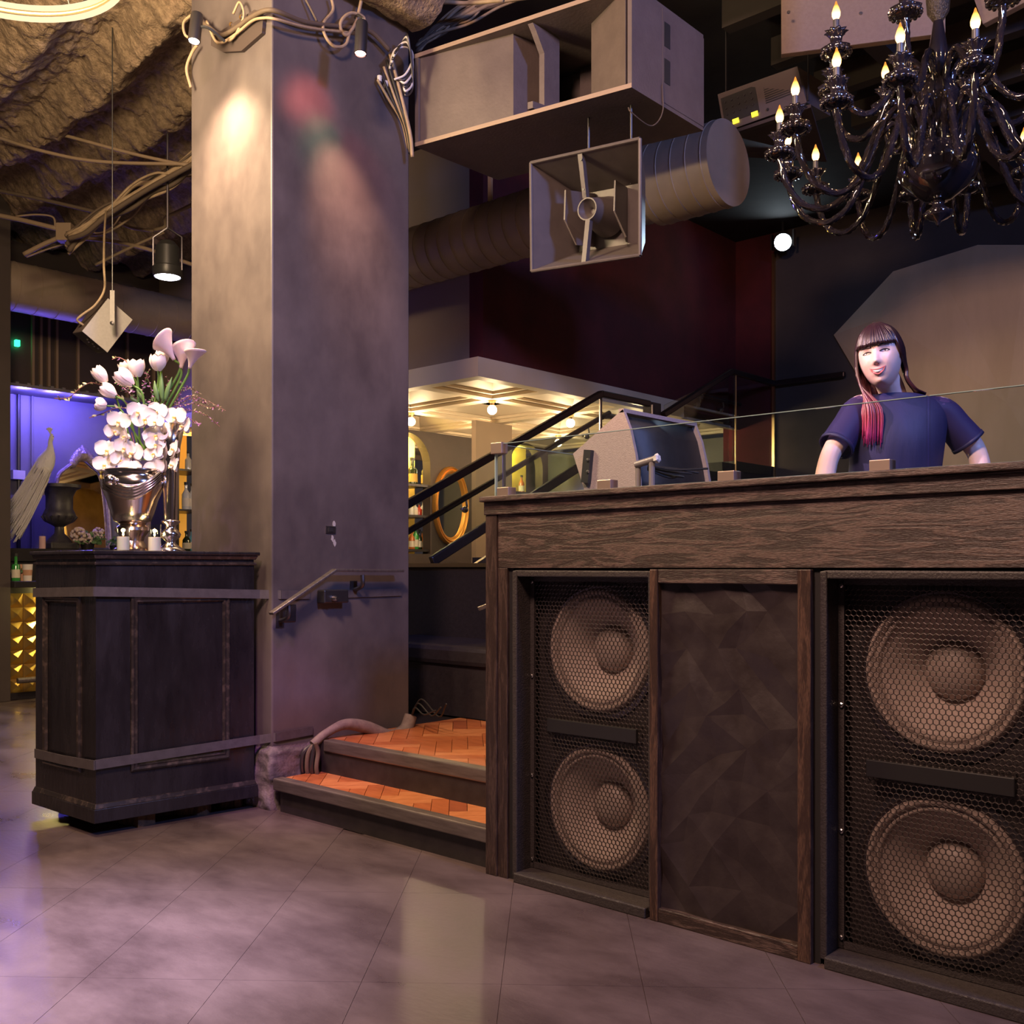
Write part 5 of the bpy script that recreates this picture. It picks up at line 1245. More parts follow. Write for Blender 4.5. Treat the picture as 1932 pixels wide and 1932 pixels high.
MB().prism([wp(-0.03, -0.2, 0.03), wp(0.05, -0.2, 0.03), wp(0.03, -0.97, 0.0), wp(-0.05, -0.97, 0.0)], en*0.03).build('centre_bar', 'guide_grey', parent=wg)
MB().lathe([(0.0, 0.06), (0.012, 0.058), (0.02, 0.04), (0.045, 0.012), (0.048, 0.0), (0.054, 0.0), (0.056, 0.02), (0.075, 0.10), (0.10, 0.20)], wp(0, 0.0, 0.03), 28, axis=en, caps=False).build('phase_plug', 'guide_grey', parent=wg, smooth=True)
for s in (-1, 1):
    MB().prism([wp(0.46*s-0.02, 0.45, 0.06), wp(0.46*s-0.02, -0.1, 0.05), wp(0.46*s+0.10, -0.55, 0.10), wp(0.30*s, -0.5, 0.25), wp(0.30*s, 0.5, 0.25)], er*0.008).build('vane', 'guide_grey', parent=wg)
MB().lathe([(0, 0.26), (0.11, 0.26), (0.12, 0.30), (0.12, 0.36), (0.08, 0.42), (0, 0.43)], cn+er*0.02, 24, axis=en, caps=False).build('driver', 'dark_steel', parent=wg, smooth=True)
MB().tube([wp(-0.4, 0.55, 0.25), Vector((*wp(-0.4, 0.55, 0.25).xy, ZH+0.01))], 0.006, 6).build('hanger', 'dark_steel', parent=wg)
MB().tube([wp(0.4, 0.55, 0.25), Vector((*wp(0.4, 0.55, 0.25).xy, ZH+0.01))], 0.006, 6).build('hanger', 'dark_steel', parent=wg)
for b in (0.86, 0.32): MB().lathe([(0.006, 0), (0.006, 0.004), (0, 0.004)], wp(-0.04 if b > 0.5 else 0.0, b, 0.0), 8, axis=-en).build('bolt', 'cap_black', parent=wg)

# ---------------------------------------------------------------- speaker hung over the lectern
t6 = 6.2; c = PT(203, 614, t6+0.05)
e3 = (fwd*0.72-right*0.68+up*0.10).normalized()
e1 = (right*-0.695-up*0.72); e1 = (e1-e3*e1.dot(e3)).normalized(); e2 = e3.cross(e1).normalized()
mat('speaker_grey', (0.40, 0.375, 0.37), 0.55, c2=(0.44, 0.415, 0.41), scale=60, bump=0.2)
hs = thing('hanging_speaker', c, 'small grey box speaker hung on edge from a yoke above the bouquet', 'speaker')
Mh = Matrix((e1, e2, e3)).transposed()
MB().obox(c+e3*0.085, (0.265, 0.185, 0.17), Mh).build('cabinet', 'dark_brown_wall', parent=hs, bevel=0.006)
MB().obox(c, (0.268, 0.188, 0.006), Mh).build('side_plate', 'speaker_grey', parent=hs)
yk = [PT(212, 612, t6-0.03), PT(212, 548, t6-0.03)]
MB().obox((yk[0]+yk[1])/2, (0.028, 0.006, (yk[0]-yk[1]).length), Matrix((right, fwd, up)).transposed()).build('yoke', 'speaker_grey', parent=hs)
pz_ = PT(212, 548, t6-0.03); MB().tube([pz_-Vector((0, 0, 0.01)), Vector((pz_.x, pz_.y, 4.62))], 0.0035, 6).build('drop_wire', 'cap_black', parent=hs)
MB().lathe([(0.012, 0), (0.012, 0.01), (0, 0.012)], PT(212, 610, t6-0.035), 10, axis=-fwd).build('yoke_bolt', 'dark_steel', parent=hs)
MB().tube(catmull([PT(200, 398, 7.3), PT(197, 440, t6+0.5), PT(196, 500, t6), PT(197, 545, t6), PT(180, 575, t6-0.02), PT(155, 594, t6-0.02), PT(146, 604, t6-0.01), PT(158, 614, t6+0.03)], 8), 0.007, 8).build('power_cable', 'cable_tan', parent=hs, smooth=True)
for k in range(5):
    MB().ball(c+e1*0.135+e2*(-0.05+0.02*k)+e3*(0.05+0.02*(k % 2)), 0.007, 6, 5).build('connector', 'steel', parent=hs, smooth='all')
# ---------------------------------------------------------------- LED can lamp beside the pillar
t7 = 7.4; c = PT(316, 518, t7); r7 = 25/1916*t7
pl = thing('can_lamp', c, 'finned black can lamp with bright white lens hung left of the pillar' if False else 'finned black can lamp with bright white lens hung near the pillar', 'lamp')
MB().lathe([(r7*0.95, -0.02), (r7*1.05, 0.0), (r7*1.05, 0.05), (r7*0.9, 0.06), (r7*0.85, 0.2), (r7*0.5, 0.24), (0, 0.24)], c, 28, caps=False, flute=28, famp=0.02).build('housing', 'cap_black', parent=pl, smooth=True)
emis('lens_white', (0.86, 0.84, 1.0), 16)
MB().lathe([(0, -0.028), (r7*0.8, -0.024), (r7*0.95, -0.012)], c, 28, caps=False).build('lens', 'lens_white', parent=pl, smooth='all')
for s in (-1, 1): MB().tube([c+right*(r7*1.08*s)+Vector((0, 0, 0.03)), c+right*(r7*1.08*s)+Vector((0, 0, 0.27)), c+Vector((0, 0, 0.34))], 0.008, 6).build('yoke', 'dark_steel', parent=pl, smooth=True)
MB().tube([c+Vector((0, 0, 0.34)), Vector((c.x, c.y, 4.62))], 0.008, 6).build('stem', 'dark_steel', parent=pl)
spot('can_lamp_light', c+Vector((0, 0, -0.05)), (c.x, c.y, 0), 120, (0.88, 0.85, 1.0), 80, 0.8, 0.08)
# ---------------------------------------------------------------- pillar spotlights
def pspot(px0, py0, px1, py1, t, label, lens, r=0.03):
    a, b = PT(px0, py0, t), PT(px1, py1, t-0.02); d = (b-a).normalized(); L = (b-a).length
    root = thing('spotlight', a, label, 'spotlight')
    MB().lathe([(0, 0), (r*0.9, 0), (r, 0.01), (r, L), (r*0.88, L)], a, 20, axis=d, caps=False).build('barrel', 'dark_steel', parent=root, smooth=True)
    MB().lathe([(r*0.9, L-0.008), (r*0.8, L-0.004), (0, L-0.003)], a, 20, axis=d, caps=False).build('lens', lens, parent=root, smooth=True)
    return root, a, b, d
emis('spot_white', (1.0, 0.9, 0.75), 18); emis('spot_red', (1.0, 0.45, 0.35), 14)
s1_, a, b, d = pspot(372, 27, 366, 78, 4.95, 'small steel barrel spotlight on the plate at the pillar front face', 'spot_white')
MB().tube(catmull([(a+b)/2, (a+b)/2+right*0.06, PT(424, 78, 5.0)], 4), 0.008, 6).build('arm', 'cap_black', parent=s1_, smooth=True)
s2_, a2, b2, d2 = pspot(683, 42, 680, 102, 4.85, 'small steel barrel spotlight with reddish lens above the dark pillar face', 'spot_red')
MB().tube(catmull([a2, a2+Vector((0.0, 0, 0.02)), PX(672, 30, PXX+0.02), PX(660, 60, PXX)], 4), 0.007, 6).build('arm', 'cap_black', parent=s2_, smooth=True)
spot('pillar_face_lamp', b+d*0.02, (-4.5, PYF, 1.9), 150, (1.0, 0.68, 0.40), 100, 1.0, 0.05)
spot('pillar_dark_face_lamp', b2+d2*0.02, (PXX, 3.27, 2.98), 75, (1.0, 0.52, 0.32), 46, 1.0, 0.05)
spot('pillar_dark_face_red', b2+d2*0.02, (PXX, 3.06, 3.47), 7.0, (1.0, 0.18, 0.14), 56, 1.0, 0.05)
spot('pillar_dark_face_green', b2+d2*0.02, (PXX, 3.13, 3.28), 5.0, (0.12, 0.9, 0.35), 44, 1.0, 0.05)
spot('pillar_dark_face_pink', b2+d2*0.02, (PXX, 3.38, 3.22), 6.0, (1.0, 0.12, 0.16), 40, 1.0, 0.05)
pp_ = thing('mounting_plate', PY(445, 98, PYF-0.03), 'dark perforated mounting plate under the cables on the pillar', 'bracket')
q = [PY(x, y, PYF-0.02) for x, y in ((398, 70), (480, 18), (497, 28), (494, 62), (455, 96), (420, 98), (398, 86))]
MB().prism(q, (0, 0.018, 0)).build('plate', 'duct_dark', parent=pp_)
for px, py in ((436, 46), (455, 32), (412, 80)): MB().lathe([(0.012, 0), (0.01, 0.006), (0, 0.006)], PY(px, py, PYF-0.02), 8, axis=(0, -1, 0)).build('bolt', 'brass_trim', parent=pp_)
# ---------------------------------------------------------------- cables and pipes
def cable(pts, r, m, label, grp=None, n=8, name='cable', cat='cable'):
    return tag(MB().tube(catmull(pts, n), r, 7).build(name, m, smooth='all'), label, cat, grp)
Yc = PYF-0.04
cable([PY(360, 165, Yc), PY(352, 130, Yc), PY(362, 100, Yc), PY(372, 85, Yc)], 0.008, 'cable_tan', 'tan cable dropping in a loop beside the barrel spotlight')
cable([PY(366, 25, Yc-0.1), PY(347, 42, Yc-0.08), PY(349, 65, Yc-0.05), PY(362, 74, Yc-0.03)], 0.007, 'cable_tan', 'tan cable looping round the steel barrel spotlight')
cable([PY(366, 24, Yc), PY(395, 52, Yc), PY(420, 66, Yc), PY(450, 50, Yc), PY(470, 35, Yc), PY(500, 20, Yc), PX(525, 22, PXX+0.05), PX(570, 40, PXX+0.05), PX(610, 47, PXX+0.05), PX(660, 52, PXX+0.05), PX(700, 60, PXX+0.05), PX(735, 95, PXX+0.05)], 0.012, 'cable_brown', 'thick brown cable sweeping round the top of the pillar')
cable([PY(390, 40, Yc), PY(410, 80, Yc), PY(440, 68, Yc), PY(475, 40, Yc), PY(497, 34, Yc), PX(520, 36, PXX+0.06), PX(580, 52, PXX+0.06), PX(660, 62, PXX+0.06)], 0.007, 'cable_tan', 'thin tan cable crossing the pillar below the thick brown one')
cable([PY(440, 26, Yc), PY(452, 4, Yc), PY(460, 30, Yc), PY(444, 66, Yc), PY(432, 78, Yc)], 0.006, 'cable_tan', 'thin tan cable hooped over the mounting plate')
cable([PX(625, -5, PXX+0.04), PX(628, 20, PXX+0.04), PX(610, 45, PXX+0.05), PX(615, 70, PXX+0.06), PX(632, 88, PXX+0.06), PX(652, 84, PXX+0.06), PX(660, 60, PXX+0.06)], 0.008, 'cable_tan', 'tan cable curling down in a hook on the dark pillar face')
cable([PX(683, -6, PXX+0.06), PX(678, 18, PXX+0.06), PX(672, 42, PXX+0.06), PX(655, 66, PXX+0.06), PX(643, 55, PXX+0.06), PX(645, 38, PXX+0.06), PX(662, 25, PXX+0.06), PX(685, 32, PXX+0.07), PX(688, 48, PXX+0.07)], 0.009, 'cable_tan', 'pale taped cable falling to the reddish barrel spotlight')
cable([PX(575, -5, PXX+0.03), PX(588, 20, PXX+0.04), PX(598, 40, PXX+0.05)], 0.006, 'cable_brown', 'thin brown cable slanting down the dark pillar face near its edge')
for k in range(6):
    cable([PX(735+2*k, 130-6*k, PXX+0.05+0.02*k), PX(745+3*k, 95-3*k, PXX+0.08), PX(770, 90-4*k, PXX+0.10+0.01*k), PX(779, 110+10*k, PXX+0.10), PX(765, 140+8*k, PXX+0.10), PX(744+4*k, 150, PXX+0.07)], 0.006, 'dark_steel' if k % 2 else 'white_plastic', 'loop of coiled cable at the corner between pillar and bass horn', 'coiled cable loops by the bass horn')
for k in range(5):
    cable([PX(712+6*k, 150-12*k, PXX+0.03), PX(735+6*k, 190, PXX+0.04+0.01*k), PX(758+4*k, 230+6*k, PXX+0.04+0.012*k), PX(770+2*k, 280+4*k, PXX+0.03+0.012*k)], 0.007 if k < 3 else 0.010, 'cable_black' if k % 2 else 'cable_tan', 'cable running down the far edge of the dark pillar face', 'cables down the far pillar edge')
for px, py in ((716, 148), (728, 158)):
    p = PX(px, py, PXX+0.03); tag(MB().lathe([(0, -0.02), (0.012, -0.016), (0.013, 0.012), (0, 0.02)], p, 10, caps=False).build('cable_connector', 'white_plastic', smooth=True), 'white plastic cable connector on the dark pillar face', 'connector', 'white connectors on the pillar')
# bundle above the bass horn
for k in range(16):
    rr = random.Random(k+100); y0 = rr.uniform(-6, 6)
    cable([PT(788+rr.uniform(-6, 6), 88+y0+rr.uniform(-6, 6), 5.75), PT(830+rr.uniform(-8, 8), 52+y0+rr.uniform(-14, 14), 5.7), PT(880+rr.uniform(-8, 8), 24+y0+rr.uniform(-16, 16), 5.65), PT(940+rr.uniform(-10, 10), 4+y0+rr.uniform(-14, 14), 5.6), PT(1010, -20+y0+rr.uniform(-10, 10), 5.5)], rr.choice([0.006, 0.008, 0.011]), rr.choice(['cable_tan', 'cable_brown', 'cable_tan']), 'cable in the tan bundle slung above the bass horn', 'cable bundle above the bass horn')
cable([PT(784, 30, 5.6), PT(800, 12, 5.6), PT(840, 4, 5.5), PT(880, 6, 5.5), PT(950, 0, 5.4)], 0.012, 'cable_tan', 'thick tan cable arching from the pillar top over the bass horn')
# bundle left of the pillar, and the thin conduits
for k in range(18):
    rr = random.Random(k+300); o_ = rr.uniform(-1, 1)
    P_ = [(372, 300), (330, 322), (290, 345), (250, 372), (200, 402), (160, 425), (128, 452)]
    cable([PT(x+rr.uniform(-3, 3), y+o_*26*(0.7+0.3*math.sin(1.7*i+k))+rr.uniform(-9, 9)+8, 7.6-0.02*k+0.05*i) for i, (x, y) in enumerate(P_)], rr.choice([0.009, 0.012, 0.02]), rr.choice(['cable_tan', 'cable_brown', 'cable_tan', 'cable_brown']), 'cable in the heavy bundle slung behind the pillar over the lectern', 'cable bundle behind the pillar')
for k, (P_, r, lab) in enumerate((
    ([(-20, 220), (120, 255), (250, 290), (365, 315)], 0.013, 'straight thin conduit crossing the sprayed ceiling higher up'),
    ([(-20, 254), (80, 285), (190, 305), (365, 310)], 0.013, 'straight thin conduit crossing the sprayed ceiling lower down'),
    ([(90, 20), (140, 52), (190, 80), (250, 88), (300, 82), (335, 62)], 0.012, 'brown cable sagging across the sprayed ceiling near the ring lamp'),
    ([(-10, 358), (60, 372), (130, 388), (190, 402)], 0.016, 'brown pipe low across the back of the sprayed ceiling'),
    ([(-10, 405), (40, 415), (110, 432)], 0.02, 'fat brown pipe leading to the ceiling junction box'),
    ([(365, 385), (330, 402), (312, 412), (311, 428), (290, 434)], 0.016, 'bent tan conduit above the can lamp'),
    ([(290, 436), (250, 430), (225, 420)], 0.012, 'short tan conduit running from the bent one to the bundle'),
    ([(140, 458), (165, 450), (260, 465), (365, 500)], 0.016, 'tan pipe sloping behind the can lamp'),
    ([(45, 480), (80, 462), (112, 448)], 0.02, 'stub of pipe slanting below the ceiling junction box'),
    ([(180, 500), (240, 470), (310, 438)], 0.012, 'thin conduit slanting up to the can lamp'),
    ([(160, 430), (185, 440), (215, 425), (238, 385), (250, 355)], 0.007, 'thin wire looping up to the heavy cable bundle'),
    ([(30, 408), (70, 405), (100, 410), (104, 430)], 0.008, 'thin tan wire bowed above the ceiling junction box'),
    ([(50, 485), (90, 470), (130, 458)], 0.007, 'thin pale wire under the ceiling junction box'))):
    tt = 7.3 if k < 2 else (6.6 if k == 2 else 8.2)
    cable([PT(x, y, tt) for x, y in P_], r, 'pipe_tan' if k not in (2, 3) else 'cable_brown', lab, None, 6, 'conduit', 'pipe')
c = PT(124, 440, 8.1); tag(MB().obox(c, (0.12, 0.1, 0.14), rotM(0, 0, YAW0)).build('ceiling_junction_box', 'pipe_tan', bevel=0.006), 'square tan junction box among the pipes over the bar', 'junction box')
# ---------------------------------------------------------------- ring pendant
rc_ = PT(-20, -92, 4.0); rp = thing('ring_pendant', rc_, 'large glowing ring pendant lamp near the sprayed ceiling', 'lamp')
emis('ring_glow', (1.0, 0.76, 0.46), 0.9)
for z, m, r0 in ((0.0, 'ring_glow', 0.5), (0.05, 'ring_glow', 0.5)):
    MB().tube([rc_+Vector((r0*math.cos(2*PI*k/64), r0*math.sin(2*PI*k/64), z)) for k in range(65)], 0.012, 8, caps=False).build('glow_ring', m, parent=rp, smooth='all')
MB().tube([rc_+Vector((0.5*math.cos(2*PI*k/64), 0.5*math.sin(2*PI*k/64), 0.025)) for k in range(65)], 0.010, 8, caps=False).build('band', 'brass_trim', parent=rp, smooth='all')
for k in range(3): MB().tube([rc_+Vector((0.5*math.cos(2*PI*k/3), 0.5*math.sin(2*PI*k/3), 0.05)), Vector((rc_.x, rc_.y, 4.5))], 0.003, 5).build('wire', 'cable_black', parent=rp)
point('ring_pendant_light_offscreen', rc_+Vector((0, 0, -0.05)), 240, (1.0, 0.74, 0.42), 0.3)

# ---------------------------------------------------------------- suspended panels, amplifier and stage lamp over the booth
mat('cloud_panel', (0.27, 0.19, 0.14), 0.6, c2=(0.30, 0.215, 0.16), scale=50, bump=0.15)
def panel(px, t, label):
    q = [PT(x, y, tt) for (x, y), tt in zip(px, t)]; n = (q[1]-q[0]).cross(q[2]-q[0]).normalized()
    if n.dot(fwd) < 0: n = -n
    root = thing('ceiling_panel', sum(q, Vector())/len(q), label, 'panel')
    MB().prism(q, n*0.05).build('board', 'cloud_panel', parent=root, bevel=0.004)
    return root, q, n
r_, q, n = panel([(1474, 102), (1784, 62), (1784, -140), (1474, -140)], [5.6, 5.4, 5.4, 5.6], 'broad beige suspended panel with corner screws behind the chandelier')
for px, py in ((1488, 23), (1624, 25)): MB().lathe([(0.010, 0), (0.008, 0.004), (0, 0.004)], PT(px, py, 5.5), 10, axis=-n).build('screw', 'steel', parent=r_)
MB().tube([PT(1600, -100, 5.6), Vector((*PT(1600, -100, 5.6).xy, 4.62))], 0.01, 6).build('hanger', 'dark_steel', parent=r_)
r_, q, n = panel([(1854, 46), (1960, -10), (1960, -140), (1838, -140), (1838, 0)], [5.5, 5.3, 5.3, 5.5, 5.5], 'smaller beige suspended panel tilted at its corner beyond the chandelier')
am_q = [PT(1354, 178, 6.3), PT(1366, 249, 6.3), PT(1522, 193, 5.95), PT(1504, 125, 5.95)]
n = (am_q[1]-am_q[0]).cross(am_q[2]-am_q[0]).normalized(); n = n if n.dot(fwd) > 0 else -n
amp = thing('amplifier', am_q[1], 'rack amplifier with two yellow indicator lamps on a shelf by the chandelier', 'amplifier')
mat('amp_grey', (0.13, 0.10, 0.095), 0.5); mat('amp_vent', (0.03, 0.028, 0.028), 0.5)
MB().prism(am_q, n*0.35).build('case', 'amp_grey', parent=amp)
ea = (am_q[2]-am_q[1]); eb = (am_q[0]-am_q[1])
def apt(a, b, d=-0.004): return am_q[1]+ea*a+eb*b+n*d
emis('led_yellow', (1.0, 0.75, 0.03), 2.2)
MB().prism([apt(0.03, 0.18), apt(0.46, 0.18), apt(0.46, 0.86), apt(0.03, 0.86)], n*0.004).build('control_panel', 'amp_vent', parent=amp)
for a_ in (0.13, 0.365): MB().prism([apt(a_, 0.10, -0.008), apt(a_+0.075, 0.10, -0.008), apt(a_+0.075, 0.22, -0.008), apt(a_, 0.22, -0.008)], n*0.004).build('indicator', 'led_yellow', parent=amp)
for k in range(9): MB().prism([apt(0.55, 0.32+0.055*k), apt(0.95, 0.32+0.055*k), apt(0.95, 0.345+0.055*k), apt(0.55, 0.345+0.055*k)], n*0.004).build('vent_slot', 'amp_vent', parent=amp)
for i in range(5):
    for j in range(3): MB().lathe([(0.007, 0), (0.006, 0.006), (0, 0.006)], apt(0.08+0.08*i, 0.40+0.16*j, -0.003), 8, axis=-n).build('knob', 'dark_steel', parent=amp)
MB().lathe([(0.008, 0), (0.008, 0.004), (0, 0.004)], apt(0.56, 0.16), 8, axis=-n).build('screw', 'cap_black', parent=amp)
sq = [PT(1364, 252, 6.28), PT(1530, 196, 5.9), PT(1560, 300, 6.6), PT(1385, 290, 6.9)]
tag(MB().prism(sq, (0, 0, -0.02)).build('amplifier_shelf', 'duct_dark'), 'dark hung shelf carrying the rack amplifier', 'shelf')
for (x, y, t) in ((1370, 245, 6.3), (1525, 190, 5.95)):
    p = PT(x, y, t); tag(MB().tube([p, Vector((p.x, p.y, 4.5))], 0.006, 6).build('shelf_hanger', 'dark_steel'), 'thin rod hanging the amplifier shelf from the ceiling', 'rod', 'amplifier shelf rods')
lc = PY(1477, 457, YB-0.25)
sl = thing('stage_lamp', lc, 'dazzling blue-white stage lamp high above the brass wall strip', 'lamp')
emis('stage_lens', (0.75, 0.9, 1.0), 40)
ld = (Vector((0, 0, H))-lc).normalized()
MB().lathe([(0.0, 0.0), (0.055, 0.004), (0.082, 0.012)], lc+ld*0.02, 24, axis=-ld, caps=False).build('lens', 'stage_lens', parent=sl, smooth='all')
MB().lathe([(0.086, -0.01), (0.095, 0.0), (0.095, 0.16), (0.06, 0.22), (0, 0.22)], lc+ld*0.02, 24, axis=-ld, caps=False).build('housing', 'cap_black', parent=sl, smooth=True)
for s in (-1, 1): MB().box((lc.x+0.12*s-0.008, lc.y-0.02, lc.z-0.06), (lc.x+0.12*s+0.008, lc.y+0.02, lc.z+0.10)).build('yoke', 'steel', parent=sl)
MB().tube([lc+Vector((0, 0, 0.1)), Vector((lc.x, lc.y, 4.62))], 0.012, 6).build('stem', 'cap_black', parent=sl)
spot('stage_lamp_beam', lc+ld*0.12, (-1.5, 3.3, 1.6), 70, (0.55, 0.75, 1.0), 40, 0.8, 0.08)
# ---------------------------------------------------------------- black glass chandelier
mat('black_glass', (0.018, 0.014, 0.018), 0.07, spec=1.0, coat=0.6)
mat('candle_tube', (0.095, 0.09, 0.09), 0.35)
def flame_mat():
    m = bpy.data.materials.new('bulb_amber'); m.use_nodes = True; nt = m.node_tree; nt.nodes.remove(nt.nodes['Principled BSDF'])
    e = nt.nodes.new('ShaderNodeEmission'); lw = nt.nodes.new('ShaderNodeTexCoord'); sx = nt.nodes.new('ShaderNodeSeparateXYZ')
    nt.links.new(lw.outputs['Generated'], sx.inputs[0]); cr = nt.nodes.new('ShaderNodeValToRGB')
    cr.color_ramp.elements[0].color = (1, 0.62, 0.22, 1); cr.color_ramp.elements[1].color = (1.0, 0.32, 0.05, 1); cr.color_ramp.elements[1].position = 0.75
    nt.links.new(sx.outputs['Z'], cr.inputs[0]); nt.links.new(cr.outputs[0], e.inputs[0])
    mr = nt.nodes.new('ShaderNodeMapRange'); mr.inputs['From Min'].default_value = 0.2; mr.inputs['From Max'].default_value = 0.8; mr.inputs['To Min'].default_value = 5.0; mr.inputs['To Max'].default_value = 0.9
    nt.links.new(sx.outputs['Z'], mr.inputs[0]); nt.links.new(mr.outputs[0], e.inputs[1])
    nt.links.new(e.outputs[0], nt.nodes['Material Output'].inputs[0]); MATS['bulb_amber'] = m
flame_mat()
cc = PT(1770, 300, 4.4); cc.z = 0
ch = thing('chandelier', (cc.x, cc.y, 2.64), 'large black glass chandelier with twisted arms and glowing candle bulbs', 'chandelier')
O = Vector((cc.x, cc.y, 0))
MB().lathe([(0, 2.74), (0.05, 2.745), (0.09, 2.775), (0.145, 2.82), (0.167, 2.87), (0.165, 2.91), (0.14, 2.955), (0.10, 2.985), (0.07, 3.0), (0.05, 3.02)], O, 40, caps=False).build('bowl', 'black_glass', parent=ch, smooth='all')
MB().lathe([(0.05, 3.0), (0.03, 3.06), (0.05, 3.12), (0.075, 3.16), (0.085, 3.2), (0.06, 3.26), (0.03, 3.3), (0.045, 3.36), (0.03, 3.45), (0.02, 3.52)], O, 28, caps=False, flute=12, famp=0.04).build('stem', 'black_glass', parent=ch, smooth='all')
MB().lathe([(0.0, 2.63), (0.008, 2.64), (0.012, 2.655), (0.05, 2.672), (0.062, 2.69), (0.035, 2.71), (0.022, 2.725), (0.03, 2.745), (0.06, 2.752)], O, 24, caps=False, flute=12, famp=0.05).build('finial', 'black_glass', parent=ch, smooth='all')
mat('chain_mesh', (0.10, 0.085, 0.07), 0.4, 0.8, bump=1.0, bscale=120)
MB().lathe([(0.02, 3.52), (0.045, 3.56), (0.05, 3.62), (0.04, 3.75), (0.04, 4.62)], O, 20, caps=False).build('chain_sleeve', 'chain_mesh', parent=ch, smooth='all')
def spline2(pts, n=14): return [(v.x, v.z) for v in catmull([(r, 0, z) for r, z in pts], n)]
low_p = spline2([(0.10, 2.95), (0.13, 3.07), (0.19, 3.125), (0.25, 3.07), (0.31, 2.93), (0.38, 2.80), (0.47, 2.745), (0.57, 2.775), (0.635, 2.87), (0.665, 2.985)])
up_p = spline2([(0.04, 3.16), (0.07, 3.29), (0.13, 3.34), (0.19, 3.28), (0.25, 3.16), (0.33, 3.10), (0.41, 3.14), (0.45, 3.25), (0.465, 3.34)])
def cup_parts(p, name_parent, k=1.0):
    pass
first = {}
def arm(path, ang_, tier):
    """one arm with its cup, candle and bulb; alike arms share mesh data"""
    rend, zend = path[-1]
    if tier not in first:
        a = MB().tube([(r, 0, z) for r, z in path], 0.0128, 15, lobes=5, twist=75.0, amp=0.26).build('arm', 'black_glass', base=(0, 0, 0), smooth='all')
        c = MB().lathe([(0.0, zend-0.01), (0.012, zend-0.008), (0.035, zend), (0.058, zend+0.014, 0.05), (0.064, zend+0.028, 0.08), (0.056, zend+0.036, 0.05), (0.03, zend+0.044, 0.02), (0.022, zend+0.06, 0.06), (0.024, zend+0.08, 0.1), (0.036, zend+0.098, 0.14), (0.045, zend+0.106, 0.18), (0.040, zend+0.104, 0.16), (0.016, zend+0.085)], (rend, 0, 0), 36, caps=False, flute=9).build('cup', 'black_glass', base=(0, 0, 0), smooth='all')
        for q in range(14):
            pass
        d = MB().lathe([(0.013, zend+0.06), (0.013, zend+0.155), (0, zend+0.156)], (rend, 0, 0), 12, caps=False).build('candle', 'candle_tube', base=(0, 0, 0), smooth=True)
        b = MB().lathe([(0.009, 0.155+zend), (0.017, 0.172+zend), (0.018, 0.187+zend), (0.012, 0.208+zend), (0.006, 0.222+zend), (0.0035, 0.232+zend), (0.0, 0.238+zend)], (rend, 0, 0), 14, caps=False).build('bulb', 'bulb_amber', base=(0, 0, 0), smooth='all')
        beads = MB()
        for q in range(16):
            t_ = 2*PI*q/16; beads.ball((rend+0.057*math.cos(t_), 0.057*math.sin(t_), zend+0.012), 0.010, 7, 5)
        be = beads.build('bead_ring', 'black_glass', base=(0, 0, 0), smooth='all'); be['kind'] = 'stuff'
        objs = [a, c, d, b, be]; first[tier] = objs
    else:
        objs = []
        for o in first[tier]:
            n = bpy.data.objects.new(o.name.split('.')[0], o.data); COL.objects.link(n); objs.append(n)
            if 'kind' in o: n['kind'] = o['kind']
    for n in objs[:1]+objs[1:]:
        n.parent = ch; n.location = O-Vector((cc.x, cc.y, 2.64)); n.rotation_euler = (0, 0, ang_)
    # sub-parts hang under their arm
    for n in objs[1:]:
        n.parent = objs[0]; n.location = (0, 0, 0); n.rotation_euler = (0, 0, 0)
for k in range(16): arm(low_p, 2*PI*(k+0.35)/16, 'low')
for k in range(8): arm(up_p, 2*PI*(k+0.1)/8, 'up')
def bulb_lamp(r, z, a):
    p = O+Vector((r*math.cos(a), r*math.sin(a), z)); q = p-Vector((0, 0, H)); t = q.x*FX+q.y*FY
    px, py = CX+F*(q.x*RX+q.y*RY)/t, HY-F*q.z/t
    inside = 0 <= px <= 1932 and 0 <= py <= 1932
    point('chandelier_bulb_light' if inside else 'chandelier_bulb_light_offscreen', p, 8.0, (1.0, 0.60, 0.30), 0.018)
for k in range(16): bulb_lamp(0.665, low_p[-1][1]+0.19, 2*PI*(k+0.35)/16)
for k in range(8): bulb_lamp(0.465, up_p[-1][1]+0.19, 2*PI*(k+0.1)/8)
# ---------------------------------------------------------------- woman standing behind the booth
mat('skin', (0.80, 0.56, 0.48), 0.45, c2=(0.84, 0.60, 0.53), scale=12, sss=0.25)
mat('navy_crepe', (0.018, 0.016, 0.062), 0.6, c2=(0.026, 0.022, 0.085), scale=6, stretch=(3, 3, 0.6), bump=0.25)
mat('black_trousers', (0.02, 0.02, 0.025), 0.7)
mat('lip_rose', (0.60, 0.18, 0.18), 0.4); mat('teeth', (0.9, 0.88, 0.84), 0.25); mat('lash_dark', (0.03, 0.018, 0.018), 0.5); mat('eye_white', (0.8, 0.78, 0.76), 0.2)
m = bpy.data.materials.new('navy_sheer'); m.use_nodes = True; nt = m.node_tree; b = nt.nodes['Principled BSDF']; MATS['navy_sheer'] = m
b.inputs['Base Color'].default_value = (0.04, 0.03, 0.12, 1); b.inputs['Roughness'].default_value = 0.6
tr = nt.nodes.new('ShaderNodeBsdfTransparent'); tr.inputs[0].default_value = (0.55, 0.45, 0.75, 1); mx_ = nt.nodes.new('ShaderNodeMixShader'); mx_.inputs[0].default_value = 0.62
nt.links.new(tr.outputs[0], mx_.inputs[1]); nt.links.new(b.outputs[0], mx_.inputs[2]); nt.links.new(mx_.outputs[0], nt.nodes['Material Output'].inputs[0])
